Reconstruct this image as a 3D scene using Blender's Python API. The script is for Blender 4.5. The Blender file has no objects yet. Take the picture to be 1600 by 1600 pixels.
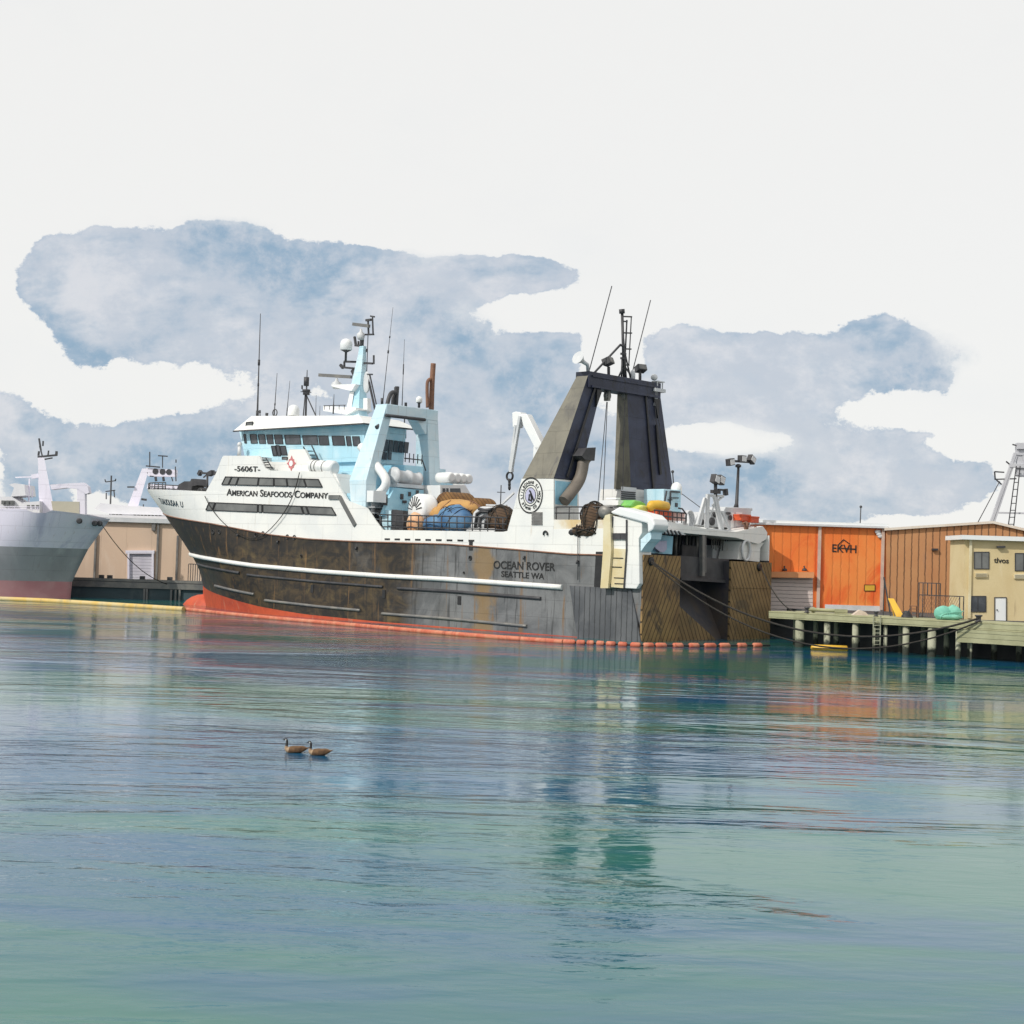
import bpy, bmesh, math, random
from mathutils import Vector, Matrix
random.seed(7)
V = Vector
C = bpy.context.scene.collection
SC = bpy.context.scene

# ------------------------------------------------------------------ camera
F, HZ, ROLL, EYE = 2400.0, 880.0, math.atan(.031), 5.85
PIT = math.atan((HZ - 800) / F)
_R, _U, FW = V((1, 0, 0)), V((0, -math.sin(PIT), math.cos(PIT))), V((0, math.cos(PIT), math.sin(PIT)))
CX = math.cos(ROLL) * _R + math.sin(ROLL) * _U
CY = -math.sin(ROLL) * _R + math.cos(ROLL) * _U
CAM = V((0, 0, EYE))
cd = bpy.data.cameras.new('camera')
cam = bpy.data.objects.new('camera', cd)
C.objects.link(cam)
m = Matrix((CX, CY, -FW)).transposed().to_4x4()
m.translation = CAM
cam.matrix_world = m
cd.sensor_width = 36
cd.lens = 36 * F / 1600
cd.clip_start = .5
cd.clip_end = 20000
SC.camera = cam

# ------------------------------------------------------------------ light
SUN_DIR = V((-.86, -.70, .92)).normalized()          # towards the sun
sl = bpy.data.lights.new('sun', 'SUN')
sl.energy = 3.0
sl.angle = math.radians(.5)
sl.color = (1, .95, .87)
so = bpy.data.objects.new('sun', sl)
so.rotation_euler = SUN_DIR.to_track_quat('Z', 'Y').to_euler()
so.location = (-40, -20, 60)
C.objects.link(so)
SC.view_settings.view_transform = 'Standard'
SC.view_settings.look = 'None'
SC.view_settings.exposure = 0
SC.view_settings.gamma = 1

w = bpy.data.worlds.new('World')
SC.world = w
w.use_nodes = True
NT = w.node_tree
for n in list(NT.nodes):
    NT.nodes.remove(n)


class NB:
    """small node-building helper"""
    def __init__(self, tree):
        self.t = tree

    def n(self, kind, **kw):
        nd = self.t.nodes.new(kind)
        for k, v in kw.items():
            setattr(nd, k, v)
        return nd

    def link(self, a, b):
        self.t.links.new(a, b)

    def val(self, sock, v):
        if isinstance(v, (int, float)):
            sock.default_value = v
        elif isinstance(v, (tuple, list)):
            d = sock.default_value
            sock.default_value = tuple(v) if len(v) == len(d) else tuple(v) + (1,) * (len(d) - len(v))
        else:
            self.link(v, sock)

    def math(self, op, a, b=None, c=None, clamp=False):
        nd = self.n('ShaderNodeMath', operation=op)
        nd.use_clamp = clamp
        self.val(nd.inputs[0], a)
        if b is not None:
            self.val(nd.inputs[1], b)
        if c is not None:
            self.val(nd.inputs[2], c)
        return nd.outputs[0]

    def mix(self, f, a, b, blend='MIX'):
        nd = self.n('ShaderNodeMix', data_type='RGBA', blend_type=blend)
        self.val(nd.inputs[0], f)
        self.val(nd.inputs[6], a)
        self.val(nd.inputs[7], b)
        return nd.outputs[2]

    def smooth(self, x, a, b):
        nd = self.n('ShaderNodeMapRange', interpolation_type='SMOOTHSTEP')
        self.val(nd.inputs[0], x)
        nd.inputs[1].default_value = a
        nd.inputs[2].default_value = b
        return nd.outputs[0]

    def noise(self, vec, scale, detail=5, rough=.55, dist=0, stretch=None):
        if stretch:
            mp = self.n('ShaderNodeMapping')
            mp.inputs['Scale'].default_value = stretch
            self.link(vec, mp.inputs[0])
            vec = mp.outputs[0]
        nd = self.n('ShaderNodeTexNoise')
        self.link(vec, nd.inputs['Vector'])
        nd.inputs['Scale'].default_value = scale
        nd.inputs['Detail'].default_value = detail
        nd.inputs['Roughness'].default_value = rough
        nd.inputs['Distortion'].default_value = dist
        return nd.outputs['Fac']


def ray(px, py):
    return (px - 800) / F * CX + (800 - py) / F * CY + FW


b = NB(NT)
geo = b.n('ShaderNodeTexCoord')
dirv = geo.outputs['Generated']
sep = b.n('ShaderNodeSeparateXYZ')
b.link(dirv, sep.inputs[0])
ay = b.math('MAXIMUM', b.math('ABSOLUTE', sep.outputs[1]), .06)
gu = b.math('DIVIDE', sep.outputs[0], ay)
gv = b.math('DIVIDE', sep.outputs[2], ay)
cmb = b.n('ShaderNodeCombineXYZ')
b.link(gu, cmb.inputs[0])
b.link(gv, cmb.inputs[1])
gvec = cmb.outputs[0]
# cloud banks, each a soft ellipse of directions in the sky (centre and radii in photo pixels)
BANKS = [(115, 435, 90, 70), (210, 400, 120, 60), (330, 385, 120, 42), (130, 500, 70, 36), (300, 480, 220, 110), (480, 440, 140, 60), (560, 430, 120, 46),
         (600, 520, 230, 110), (480, 600, 190, 90), (700, 480, 110, 70), (770, 430, 130, 34), (700, 620, 240, 120), (830, 560, 100, 70),
         (100, 680, 120, 80), (60, 740, 60, 80), (230, 690, 170, 90), (360, 720, 140, 80), (500, 720, 200, 90),
         (740, 720, 170, 100), (860, 700, 140, 110), (900, 640, 120, 90), (1080, 575, 110, 56), (1230, 575, 150, 60), (1380, 560, 120, 66), (1440, 590, 60, 40),
         (1060, 680, 80, 40), (1180, 720, 150, 50), (1110, 770, 130, 60), (1250, 765, 170, 58), (1400, 730, 140, 50), (1490, 745, 80, 45), (1330, 690, 70, 30),
         (1120, 640, 130, 60), (1240, 650, 110, 60), (1010, 740, 120, 60), (1400, 770, 120, 40)]
acc = None
for (x, y, rx, ry) in BANKS:
    r = ray(x, y)
    u0, v0 = r.x / r.y, r.z / r.y
    du = b.math('MULTIPLY', b.math('SUBTRACT', gu, u0), F / rx)
    dv = b.math('MULTIPLY', b.math('SUBTRACT', gv, v0), F / ry)
    d = b.math('SQRT', b.math('ADD', b.math('MULTIPLY', du, du), b.math('MULTIPLY', dv, dv)))
    f = b.math('SUBTRACT', 1.0, d)
    acc = f if acc is None else b.math('SMOOTH_MAX', acc, f, .12)
for (x, y, rx, ry) in [(170, 602, 200, 40), (30, 560, 60, 60), (850, 488, 80, 26), (1400, 645, 95, 32), (1130, 688, 75, 20), (960, 560, 40, 70), (1500, 690, 60, 24)]:
    r = ray(x, y)
    du = b.math('MULTIPLY', b.math('SUBTRACT', gu, r.x / r.y), F / rx)
    dv = b.math('MULTIPLY', b.math('SUBTRACT', gv, r.z / r.y), F / ry)
    d = b.math('SQRT', b.math('ADD', b.math('MULTIPLY', du, du), b.math('MULTIPLY', dv, dv)))
    acc = b.math('SMOOTH_MIN', acc, b.math('SUBTRACT', b.math('MULTIPLY', d, .62), .72), .1)
n1 = b.noise(gvec, 9, 5, .5, 0, (1, 1.6, 1))
n2 = b.noise(gvec, 60, 6, .7)
n3 = b.noise(gvec, 7, 6, .6, .2, (1, 1.8, 1))
n4 = b.noise(gvec, 15, 7, .68, 0, (1, 1.3, 1))
e = b.math('ADD', acc, b.math('MULTIPLY_ADD', n1, 1.2, -.6))
e = b.math('ADD', e, b.math('MULTIPLY_ADD', n4, 1.3, -.65))
e = b.math('ADD', e, b.math('MULTIPLY_ADD', n2, .14, -.07))
edge = b.smooth(b.noise(gvec, 5, 3, .5), .36, .52)
hard, soft = b.smooth(e, -.02, .06), b.smooth(e, -.25, .45)
mask = b.math('ADD', b.math('MULTIPLY', hard, edge), b.math('MULTIPLY', soft, b.math('SUBTRACT', 1.0, edge)))
far = b.smooth(b.noise(gvec, 3.2, 6, .6, .2, (1, 2, 1)), .5, .8)
pale = b.smooth(n4, .42, .64)
wash = b.mix(pale, (.575, .625, .70), (.73, .745, .785))
deep = b.math('MULTIPLY', b.smooth(n3, .43, .60), b.smooth(b.math('ADD', n4, b.math('MULTIPLY', n2, .6)), .58, .92))
wash = b.mix(b.math('MULTIPLY', deep, 1.0), wash, (.29, .425, .565))
wash = b.mix(b.math('MULTIPLY', b.smooth(n2, .45, .75), .18), wash, (.42, .54, .68))
rim = b.math('MULTIPLY', edge, b.math('SUBTRACT', 1.0, b.smooth(e, .0, .12)))
wash = b.mix(b.math('MULTIPLY', rim, .4), wash, (.40, .50, .63))
paper = b.mix(b.math('MULTIPLY', far, .35), (.93, .925, .905), (.80, .83, .86))
paper = b.mix(b.math('MULTIPLY', n2, .08), paper, (.78, .78, .78))
skyc = b.mix(mask, paper, wash)
cl = b.n('ShaderNodeBackground')
b.link(skyc, cl.inputs[0])
cl.inputs[1].default_value = 1.0
sky = b.n('ShaderNodeTexSky', sky_type='NISHITA')
sky.sun_disc = False
sky.sun_elevation = math.asin(SUN_DIR.z)
sky.sun_rotation = math.atan2(SUN_DIR.x, SUN_DIR.y)
bg = b.n('ShaderNodeBackground')
b.link(sky.outputs[0], bg.inputs[0])
bg.inputs[1].default_value = .1
mx = b.n('ShaderNodeMixShader')
mx.inputs[0].default_value = .93              # nearly closed, thin bright overcast
b.link(bg.outputs[0], mx.inputs[1])
b.link(cl.outputs[0], mx.inputs[2])
wo = b.n('ShaderNodeOutputWorld')
b.link(mx.outputs[0], wo.inputs[0])

# ------------------------------------------------------------------ helpers: frames
TH = math.radians(43)
SU, SW = V((-math.cos(TH), math.sin(TH), 0)), V((-math.sin(TH), -math.cos(TH), 0))   # ship: forward, to port
HB = 8.9


def hit(px, py, n, d):
    r = ray(px, py)
    n = V(n)
    return CAM + r * ((d - n.dot(CAM)) / n.dot(r))


SO = hit(1000, 1003, (0, 0, 1), 0) - SW * HB
SHIP = Matrix((SU, SW, V((0, 0, 1)))).transposed().to_4x4()
SHIP.translation = SO


def loc(p):
    d = p - SO
    return V((d.dot(SU), d.dot(SW), d.z))


def SY(px, py, y):   # point of the port-parallel plane y, in ship coordinates
    return loc(hit(px, py, SW, y + SO.dot(SW)))


def SX(px, py, x):   # point of the athwart plane x
    return loc(hit(px, py, SU, x + SO.dot(SU)))


def SZ(px, py, z):
    return loc(hit(px, py, (0, 0, 1), z))


def WY(px, py, Y):   # world point at distance Y
    return hit(px, py, (0, 1, 0), Y)


def WZ(px, py, z):
    return hit(px, py, (0, 0, 1), z)


IDENT = Matrix.Identity(4)


class MB:
    def __init__(self):
        self.v, self.f, self.mi, self.sm = [], [], [], []
        self.cur = 0
        self.smooth = False

    def add(self, vs, fs, smooth=None):
        o = len(self.v)
        self.v += [V(p) for p in vs]
        for f in fs:
            self.f.append([i + o for i in f])
            self.mi.append(self.cur)
            self.sm.append(self.smooth if smooth is None else smooth)
        return self

    def box(self, c, s, rot=None):
        c = V(c)
        hx, hy, hz = s[0] / 2, s[1] / 2, s[2] / 2
        vs = [V((x, y, z)) for x in (-hx, hx) for y in (-hy, hy) for z in (-hz, hz)]
        if rot is not None:
            vs = [rot @ p for p in vs]
        return self.add([p + c for p in vs], [(0, 1, 3, 2), (4, 6, 7, 5), (0, 4, 5, 1), (2, 3, 7, 6), (0, 2, 6, 4), (1, 5, 7, 3)])

    def bx(self, x0, x1, y0, y1, z0, z1):
        return self.box(((x0 + x1) / 2, (y0 + y1) / 2, (z0 + z1) / 2), (abs(x1 - x0), abs(y1 - y0), abs(z1 - z0)))

    def prism(self, pts, vec):
        n = len(pts)
        vec = V(vec)
        vs = [V(p) for p in pts] + [V(p) + vec for p in pts]
        fs = [tuple(range(n)), tuple(range(2 * n - 1, n - 1, -1))]
        for i in range(n):
            j = (i + 1) % n
            fs.append((i, i + n, j + n, j))
        return self.add(vs, fs)

    def hexa(self, lo, hi):      # two quads of four corners, joined
        return self.add(list(lo) + list(hi), [(0, 1, 2, 3), (7, 6, 5, 4)] + [(i, i + 4, (i + 1) % 4 + 4, (i + 1) % 4) for i in range(4)])

    def tube(self, path, r, n=8, cap=True, sx=1.0):
        path = [V(p) for p in path]
        k = len(path)
        rs = r if isinstance(r, (list, tuple)) else [r] * k
        vs, fs = [], []
        up = None
        for i, p in enumerate(path):
            t = (path[min(i + 1, k - 1)] - path[max(i - 1, 0)])
            if t.length < 1e-9:
                t = V((0, 0, 1))
            t.normalize()
            if up is None:
                up = V((0, 0, 1)) if abs(t.z) < .9 else V((1, 0, 0))
            s = t.cross(up)
            if s.length < 1e-6:
                s = t.orthogonal()
            s.normalize()
            up = s.cross(t).normalized()
            for j in range(n):
                a = 2 * math.pi * (j + .5) / n
                vs.append(p + (s * math.cos(a) * sx + up * math.sin(a)) * rs[i])
        for i in range(k - 1):
            for j in range(n):
                a, c = i * n + j, i * n + (j + 1) % n
                fs.append((a, c, c + n, a + n))
        self.add(vs, fs, smooth=n > 5)
        if cap:
            o = len(self.v) - len(vs)
            self.f += [[o + j for j in range(n)][::-1], [o + (k - 1) * n + j for j in range(n)]]
            self.mi += [self.cur] * 2
            self.sm += [False] * 2
        return self

    def bar(self, a, c, w, h=None):
        h = h or w
        a, c = V(a), V(c)
        t = (c - a)
        L = t.length
        q = t.to_track_quat('X', 'Z').to_matrix()
        return self.box((a + c) / 2, (L, w, h), q)

    def lathe(self, c, prof, axis=(0, 0, 1), n=20, scale=(1, 1)):
        c, ax = V(c), V(axis).normalized()
        e1 = ax.orthogonal().normalized()
        e2 = ax.cross(e1)
        vs, fs = [], []
        for (r, h) in prof:
            for j in range(n):
                a = 2 * math.pi * j / n
                vs.append(c + ax * h + (e1 * math.cos(a) * scale[0] + e2 * math.sin(a) * scale[1]) * max(r, 1e-4))
        for i in range(len(prof) - 1):
            for j in range(n):
                a, d = i * n + j, i * n + (j + 1) % n
                fs.append((a, d, d + n, a + n))
        k = len(prof) - 1
        self.add(vs, fs, smooth=True)
        o = len(self.v) - len(vs)
        self.f += [[o + j for j in range(n)][::-1], [o + k * n + j for j in range(n)]]
        self.mi += [self.cur] * 2
        self.sm += [False] * 2
        return self

    def blob(self, c, r, nu=18, nv=10, lump=0, freq=3, flat=None):
        c = V(c)
        ph = [random.uniform(0, 6) for _ in range(6)]
        vs, fs = [], []
        for i in range(nv + 1):
            th = math.pi * i / nv
            for j in range(nu):
                a = 2 * math.pi * j / nu
                d = V((math.sin(th) * math.cos(a), math.sin(th) * math.sin(a), math.cos(th)))
                k = 1 + lump * (math.sin(freq * d.x * 2 + ph[0]) * math.sin(freq * d.y * 2 + ph[1]) + .6 * math.sin(freq * 4 * d.z + ph[2]) * math.sin(freq * 3.3 * d.x + ph[3]))
                p = V((d.x * r[0] * k, d.y * r[1] * k, d.z * r[2] * k))
                if flat is not None and p.z < flat:
                    p.z = flat
                vs.append(c + p)
        for i in range(nv):
            for j in range(nu):
                a, d = i * nu + j, i * nu + (j + 1) % nu
                fs.append((a, d, d + nu, a + nu))
        return self.add(vs, fs, smooth=True)

    def build(self, name, mats, parent=None, frame=None, bevel=0, world=None):
        """world: True = top-level mesh with its origin at its base centre"""
        mats = mats if isinstance(mats, (list, tuple)) else [mats]
        vs = self.v
        off = V((0, 0, 0))
        if frame is not None:
            vs = [frame @ p for p in vs]
        if parent is None:
            lo = V((min(p[i] for p in vs) for i in range(3)))
            hi = V((max(p[i] for p in vs) for i in range(3)))
            off = V(((lo.x + hi.x) / 2, (lo.y + hi.y) / 2, lo.z))
        else:
            off = V(parent.get('_o', (0, 0, 0)))
        me = bpy.data.meshes.new(name)
        me.from_pydata([tuple(p - off) for p in vs], [], self.f)
        for mt in mats:
            me.materials.append(mt)
        me.polygons.foreach_set('material_index', self.mi)
        me.polygons.foreach_set('use_smooth', self.sm)
        bm = bmesh.new()
        bm.from_mesh(me)
        bmesh.ops.remove_doubles(bm, verts=bm.verts, dist=1e-5)
        bmesh.ops.recalc_face_normals(bm, faces=bm.faces)
        bm.to_mesh(me)
        bm.free()
        o = bpy.data.objects.new(name, me)
        C.objects.link(o)
        if parent is not None:
            o.parent = parent
            OFF[o.name] = off
        else:
            o.location = off
        if bevel:
            bv = o.modifiers.new('bevel', 'BEVEL')
            bv.width = bevel
            bv.segments = 2
            bv.limit_method = 'ANGLE'
        return o


OFF = {}


class Root:
    """an Empty at the base of a thing; remembers where its children's meshes are measured from"""
    pass


def empty(name, at, label, cat, group=None, frame=None):
    o = bpy.data.objects.new(name, None)
    C.objects.link(o)
    if frame is not None:
        o.matrix_world = frame
        OFF[o.name] = V((0, 0, 0))
    else:
        o.location = at
        OFF[o.name] = V(at)
    o.empty_display_size = .5
    tag(o, label, cat, group)
    return o


def tag(o, label=None, cat=None, group=None, kind=None):
    if label:
        o['label'] = label
    if cat:
        o['category'] = cat
    if group:
        o['group'] = group
    if kind:
        o['kind'] = kind
    return o


_build = MB.build


def build(self, name, mats, parent=None, frame=None, bevel=0):
    if parent is not None:
        off = OFF[parent.name]
        if off.length:
            self.v = [p - off for p in ([frame @ q for q in self.v] if frame is not None else self.v)]
            frame = None
        o = _build(self, name, mats, parent, frame, bevel)
        OFF[o.name] = off
        return o
    return _build(self, name, mats, None, frame, bevel)


MB.build = build


# ------------------------------------------------------------------ materials
def mat(name, c, c2=None, scale=.35, rough=.55, metal=0, rust=None, rust_amt=.62, grain=.1, grooves=None, bump=0, coat=0, c3=None, seams=None):
    mt = bpy.data.materials.new(name)
    mt.use_nodes = True
    t = mt.node_tree
    t.nodes.clear()
    k = NB(t)
    tc = k.n('ShaderNodeTexCoord').outputs['Object']
    p = k.n('ShaderNodeBsdfPrincipled')
    out = k.n('ShaderNodeOutputMaterial')
    k.link(p.outputs[0], out.inputs[0])
    p.inputs['Roughness'].default_value = rough
    p.inputs['Metallic'].default_value = metal
    c2 = c2 or tuple(x * .82 for x in c)
    n = k.noise(tc, scale, 7, .6, .5)
    col = k.mix(k.smooth(n, .38, .66), c, c2)
    if c3:
        n = k.noise(tc, scale * 1.7, 6, .65, 1.0, (1, 1, .5))
        col = k.mix(k.smooth(n, .52, .68), col, c3)
    if rust:
        n = k.noise(tc, 1.0, 7, .68, .3, (1.3, 1.3, .22))
        col = k.mix(k.smooth(n, rust_amt, rust_amt + .12), col, rust)
    if grain:
        n = k.noise(tc, 9, 4, .7)
        g = k.math('MULTIPLY_ADD', n, grain * 2, 1 - grain)
        cb = k.n('ShaderNodeCombineColor')
        for i in range(3):
            k.link(g, cb.inputs[i])
        col = k.mix(1.0, col, cb.outputs[0], 'MULTIPLY')
    hgt = None
    if seams:
        sx_ = k.n('ShaderNodeSeparateXYZ')
        k.link(tc, sx_.inputs[0])
        cx_ = k.n('ShaderNodeCombineXYZ')
        k.link(k.math('ADD', sx_.outputs[0], k.math('MULTIPLY', sx_.outputs[1], .83)), cx_.inputs[0])
        k.link(sx_.outputs[2], cx_.inputs[1])
        br = k.n('ShaderNodeTexBrick')
        k.link(cx_.outputs[0], br.inputs[0])
        br.inputs['Scale'].default_value = 1
        br.inputs['Brick Width'].default_value = seams[0]
        br.inputs['Row Height'].default_value = seams[1]
        br.inputs['Mortar Size'].default_value = .018
        br.inputs['Mortar Smooth'].default_value = .6
        col = k.mix(k.math('MULTIPLY', br.outputs['Fac'], .45), col, tuple(x * .45 for x in c))
        st = k.noise(tc, 1.0, 6, .7, .2, (1.9, 1.9, .16))
        col = k.mix(k.math('MULTIPLY', k.smooth(st, .60, .74), .5), col, (c[0] * .62, c[1] * .48, c[2] * .34))
        hgt = k.math('SUBTRACT', 1.0, br.outputs['Fac'])
    if grooves:
        ax, sp, dark = grooves
        vm = k.n('ShaderNodeVectorMath', operation='DOT_PRODUCT')
        k.link(tc, vm.inputs[0])
        vm.inputs[1].default_value = ax
        wob = k.noise(tc, 2.2, 3, .5)
        fr = k.math('FRACT', k.math('ADD', k.math('DIVIDE', vm.outputs['Value'], sp), k.math('MULTIPLY', wob, .25)))
        gl = k.math('SUBTRACT', 1.0, k.smooth(k.math('ABSOLUTE', k.math('SUBTRACT', fr, .5)), .03, .13))
        col = k.mix(k.math('MULTIPLY', gl, dark), col, tuple(x * .15 for x in c))
        hgt = k.math('SUBTRACT', 1.0, gl)
    k.link(col, p.inputs['Base Color'])
    if hgt is not None or bump:
        bp = k.n('ShaderNodeBump')
        bp.inputs['Distance'].default_value = .03
        bp.inputs['Strength'].default_value = .6
        if hgt is not None:
            k.link(hgt, bp.inputs['Height'])
        else:
            k.link(k.noise(tc, bump, 6, .65), bp.inputs['Height'])
        k.link(bp.outputs[0], p.inputs['Normal'])
    if coat:
        p.inputs['Coat Weight'].default_value = coat
    return mt


RUST = (.30, .13, .045)
TAN = (.55, .36, .17)
white = mat('white paint', (.79, .79, .76), (.72, .73, .72), .3, .5, rust=(.58, .42, .26), rust_amt=.66, seams=(4.2, 1.5))
white_clean = mat('clean white paint', (.80, .81, .80), (.74, .77, .79), .5, .4, grain=.03)
paleblue = mat('pale blue paint and shade', (.40, .66, .78), (.60, .77, .84), .22, .5, seams=(2.8, 1.3))  # blue shade of white aft walls put into the base colour
skyblue = mat('sky blue paint and shade', (.24, .52, .68), (.42, .68, .80), .3, .45)  # also carries the blue shade of recessed aft faces
greyw = mat('light grey paint', (.52, .54, .56), (.62, .63, .64), .5, .5, rust=(.4, .3, .2), rust_amt=.7)
tanleg = mat('khaki grey paint', (.19, .178, .14), (.13, .124, .10), .3, .55, c3=(.095, .092, .085), seams=(2.6, 1.9))
navy = mat('navy black paint and shade', (.018, .022, .045), (.035, .045, .085), .4, .5, c3=(.012, .012, .014), seams=(2.0, 1.9))  # also carries the shade on the stern gantry's aft plates
black = mat('black paint', (.012, .012, .014), (.022, .022, .024), 1, .5)
dark = mat('dark steel', (.035, .035, .04), (.06, .06, .065), .8, .55)
steel = mat('grey steel', (.16, .16, .16), (.24, .23, .21), .8, .5, .3)
glass = mat('dark window glass', (.035, .04, .05), (.09, .10, .115), .4, .12, grain=0)
glass_grey = mat('grey window glass', (.11, .115, .115), (.17, .175, .17), .4, .18, grain=0)
red = mat('red boot paint', (.55, .085, .03), (.42, .06, .025), .6, .6, rust=(.5, .22, .14), rust_amt=.6)
orange_red = mat('orange red plastic', (.62, .10, .035), (.5, .07, .03), 2, .45)
boomred = mat('boom red', (.50, .115, .06), (.56, .22, .13), 1.1, .65, c3=(.36, .09, .05))
boomyel = mat('boom yellow', (.62, .41, .09), (.58, .47, .24), .5, .6, c3=(.42, .34, .16), rust=(.4, .18, .1), rust_amt=.58)
yellow = mat('yellow paint', (.70, .42, .04), (.62, .36, .04), .8, .5)
rustbrown = mat('rust brown pipe', (.23, .115, .07), (.16, .08, .055), 1.2, .7)
netbrown = mat('brown trawl net', (.20, .105, .035), (.12, .06, .025), 1.2, .9, grooves=((.8, .0, .6), .28, .8))
netdark = mat('dark brown net', (.10, .06, .035), (.06, .04, .025), 1.5, .9, grooves=((.25, .1, 1), .26, .9))
nettan = mat('tan net twine', (.50, .29, .10), (.40, .22, .08), .9, .9, bump=9)
tarp = mat('blue tarpaulin', (.045, .13, .27), (.10, .22, .36), .7, .6, bump=3)
teal = mat('sea green netting', (.16, .44, .34), (.24, .55, .42), .9, .85, bump=9)
green = mat('green canvas', (.14, .42, .10), (.22, .5, .12), 1.5, .6)
lime = mat('lime canvas', (.55, .62, .12), (.62, .66, .2), 1.5, .6)
cream = mat('cream panel', (.68, .62, .44), (.62, .52, .30), .45, .6)
ochre = mat('ochre stained panel', (.74, .72, .66), (.62, .47, .25), .4, .6)
louver = mat('louver steel', (.22, .21, .20), (.14, .135, .13), 1, .6)
ink = mat('black lettering paint', (.012, .012, .013), (.02, .02, .02), 3, .5)
bluetxt = mat('blue lettering paint', (.02, .07, .11), (.03, .09, .13), 3, .5)
rope = mat('dark rope', (.02, .018, .016), (.035, .03, .025), 6, .9)
pinkred = mat('pink red emblem', (.55, .16, .17), (.5, .2, .2), 5, .5)
lilacglass = mat('lilac emblem paint', (.45, .45, .62), (.5, .5, .66), 3, .5)
sheathgrey = mat('grey ribbed steel', (.12, .125, .135), (.07, .075, .085), .35, .6, rust=(.16, .12, .08), rust_amt=.66, grooves=((1, 0, 0), .55, .75))
sheathbrown = mat('rusty ribbed steel', (.30, .19, .075), (.19, .115, .05), .4, .75, c3=(.085, .06, .04), grooves=((.0, .80, .42), .40, 1.0))
sheathbrown2 = mat('rusty ribbed steel starboard', (.27, .18, .08), (.19, .125, .055), .4, .75, c3=(.12, .09, .05), grooves=((.0, -.80, .42), .40, 1.0))
rampmat = mat('dark ramp steel', (.05, .05, .058), (.075, .06, .05), .35, .55, c3=(.035, .035, .05))
lamp_glass = mat('floodlight lens', (.6, .6, .62), (.7, .7, .7), 3, .2)
deckmat = mat('deck paint', (.16, .17, .16), (.12, .12, .11), .8, .7)


def hull_material():
    mt = bpy.data.materials.new('weathered black hull')
    mt.use_nodes = True
    t = mt.node_tree
    t.nodes.clear()
    k = NB(t)
    tc = k.n('ShaderNodeTexCoord').outputs['Object']
    sp = k.n('ShaderNodeSeparateXYZ')
    k.link(tc, sp.inputs[0])
    p = k.n('ShaderNodeBsdfPrincipled')
    out = k.n('ShaderNodeOutputMaterial')
    k.link(p.outputs[0], out.inputs[0])
    nx = k.noise(tc, .12, 6, .6, .8)
    x = k.math('ADD', sp.outputs[0], k.math('MULTIPLY_ADD', nx, 30, -15))
    n1 = k.noise(tc, .25, 7, .62, .8)
    n2 = k.noise(tc, .55, 7, .65, 1.0, (1, 1, 1.6))
    lowr = None
    grey = k.mix(k.smooth(n1, .38, .64), (.185, .19, .195), (.10, .105, .11))
    brown = k.mix(k.smooth(n2, .36, .62), (.066, .045, .022), (.015, .012, .010))
    brown = k.mix(k.smooth(n1, .55, .70), brown, (.13, .09, .035))
    nav = k.mix(k.smooth(n2, .4, .62), (.018, .021, .032), (.06, .055, .04))
    col = k.mix(k.smooth(x, 20, 32), grey, brown)
    col = k.mix(k.smooth(x, 52, 66), col, nav)
    # soot black patches under the sheer
    up_ = k.math('ADD', sp.outputs[2], k.math('MULTIPLY_ADD', n2, 5, -2.5))
    col = k.mix(k.math('MULTIPLY', k.math('MULTIPLY', k.smooth(up_, 5.2, 6.8), k.smooth(x, 22, 34)), .6), col, (.014, .012, .011))
    # rusty weeps from the scuppers
    st = k.noise(tc, 1.0, 6, .65, .2, (1.6, 1.6, .10))
    col = k.mix(k.math('MULTIPLY', k.smooth(st, .56, .68), .8), col, (.20, .11, .042))
    st = k.noise(tc, 1.0, 6, .65, .2, (2.3, 2.3, .14))
    col = k.mix(k.math('MULTIPLY', k.smooth(st, .55, .66), .6), col, (.012, .011, .011))
    # ochre primer band below the crane
    bx = k.math('ABSOLUTE', k.math('SUBTRACT', k.math('ADD', sp.outputs[0], k.math('MULTIPLY_ADD', k.noise(tc, .7, 6, .6), 3.0, -1.5)), 17.2))
    col = k.mix(k.math('MULTIPLY', k.math('SUBTRACT', 1.0, k.smooth(bx, .6, 1.5)), .8), col, (.24, .155, .065))
    g = k.math('MULTIPLY_ADD', k.noise(tc, 7, 5, .7), .3, .85)
    sxz = k.n('ShaderNodeCombineXYZ')
    k.link(sp.outputs[0], sxz.inputs[0])
    k.link(sp.outputs[2], sxz.inputs[1])
    br = k.n('ShaderNodeTexBrick')
    k.link(sxz.outputs[0], br.inputs[0])
    br.inputs['Scale'].default_value = 1
    br.inputs['Brick Width'].default_value = 5.2
    br.inputs['Row Height'].default_value = 1.45
    br.inputs['Mortar Size'].default_value = .022
    br.inputs['Mortar Smooth'].default_value = .5
    g = k.math('MULTIPLY', g, k.math('MULTIPLY_ADD', br.outputs['Fac'], -.35, 1.0))
    cb = k.n('ShaderNodeCombineColor')
    for i in range(3):
        k.link(g, cb.inputs[i])
    col = k.mix(1.0, col, cb.outputs[0], 'MULTIPLY')
    k.link(col, p.inputs['Base Color'])
    p.inputs['Roughness'].default_value = .6
    bp = k.n('ShaderNodeBump')
    bp.inputs['Distance'].default_value = .05
    bp.inputs['Strength'].default_value = .25
    k.link(k.noise(tc, .8, 3, .5, 0, (1, 1, 1)), bp.inputs['Height'])
    k.link(bp.outputs[0], p.inputs['Normal'])
    return mt


hullmat = hull_material()


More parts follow.
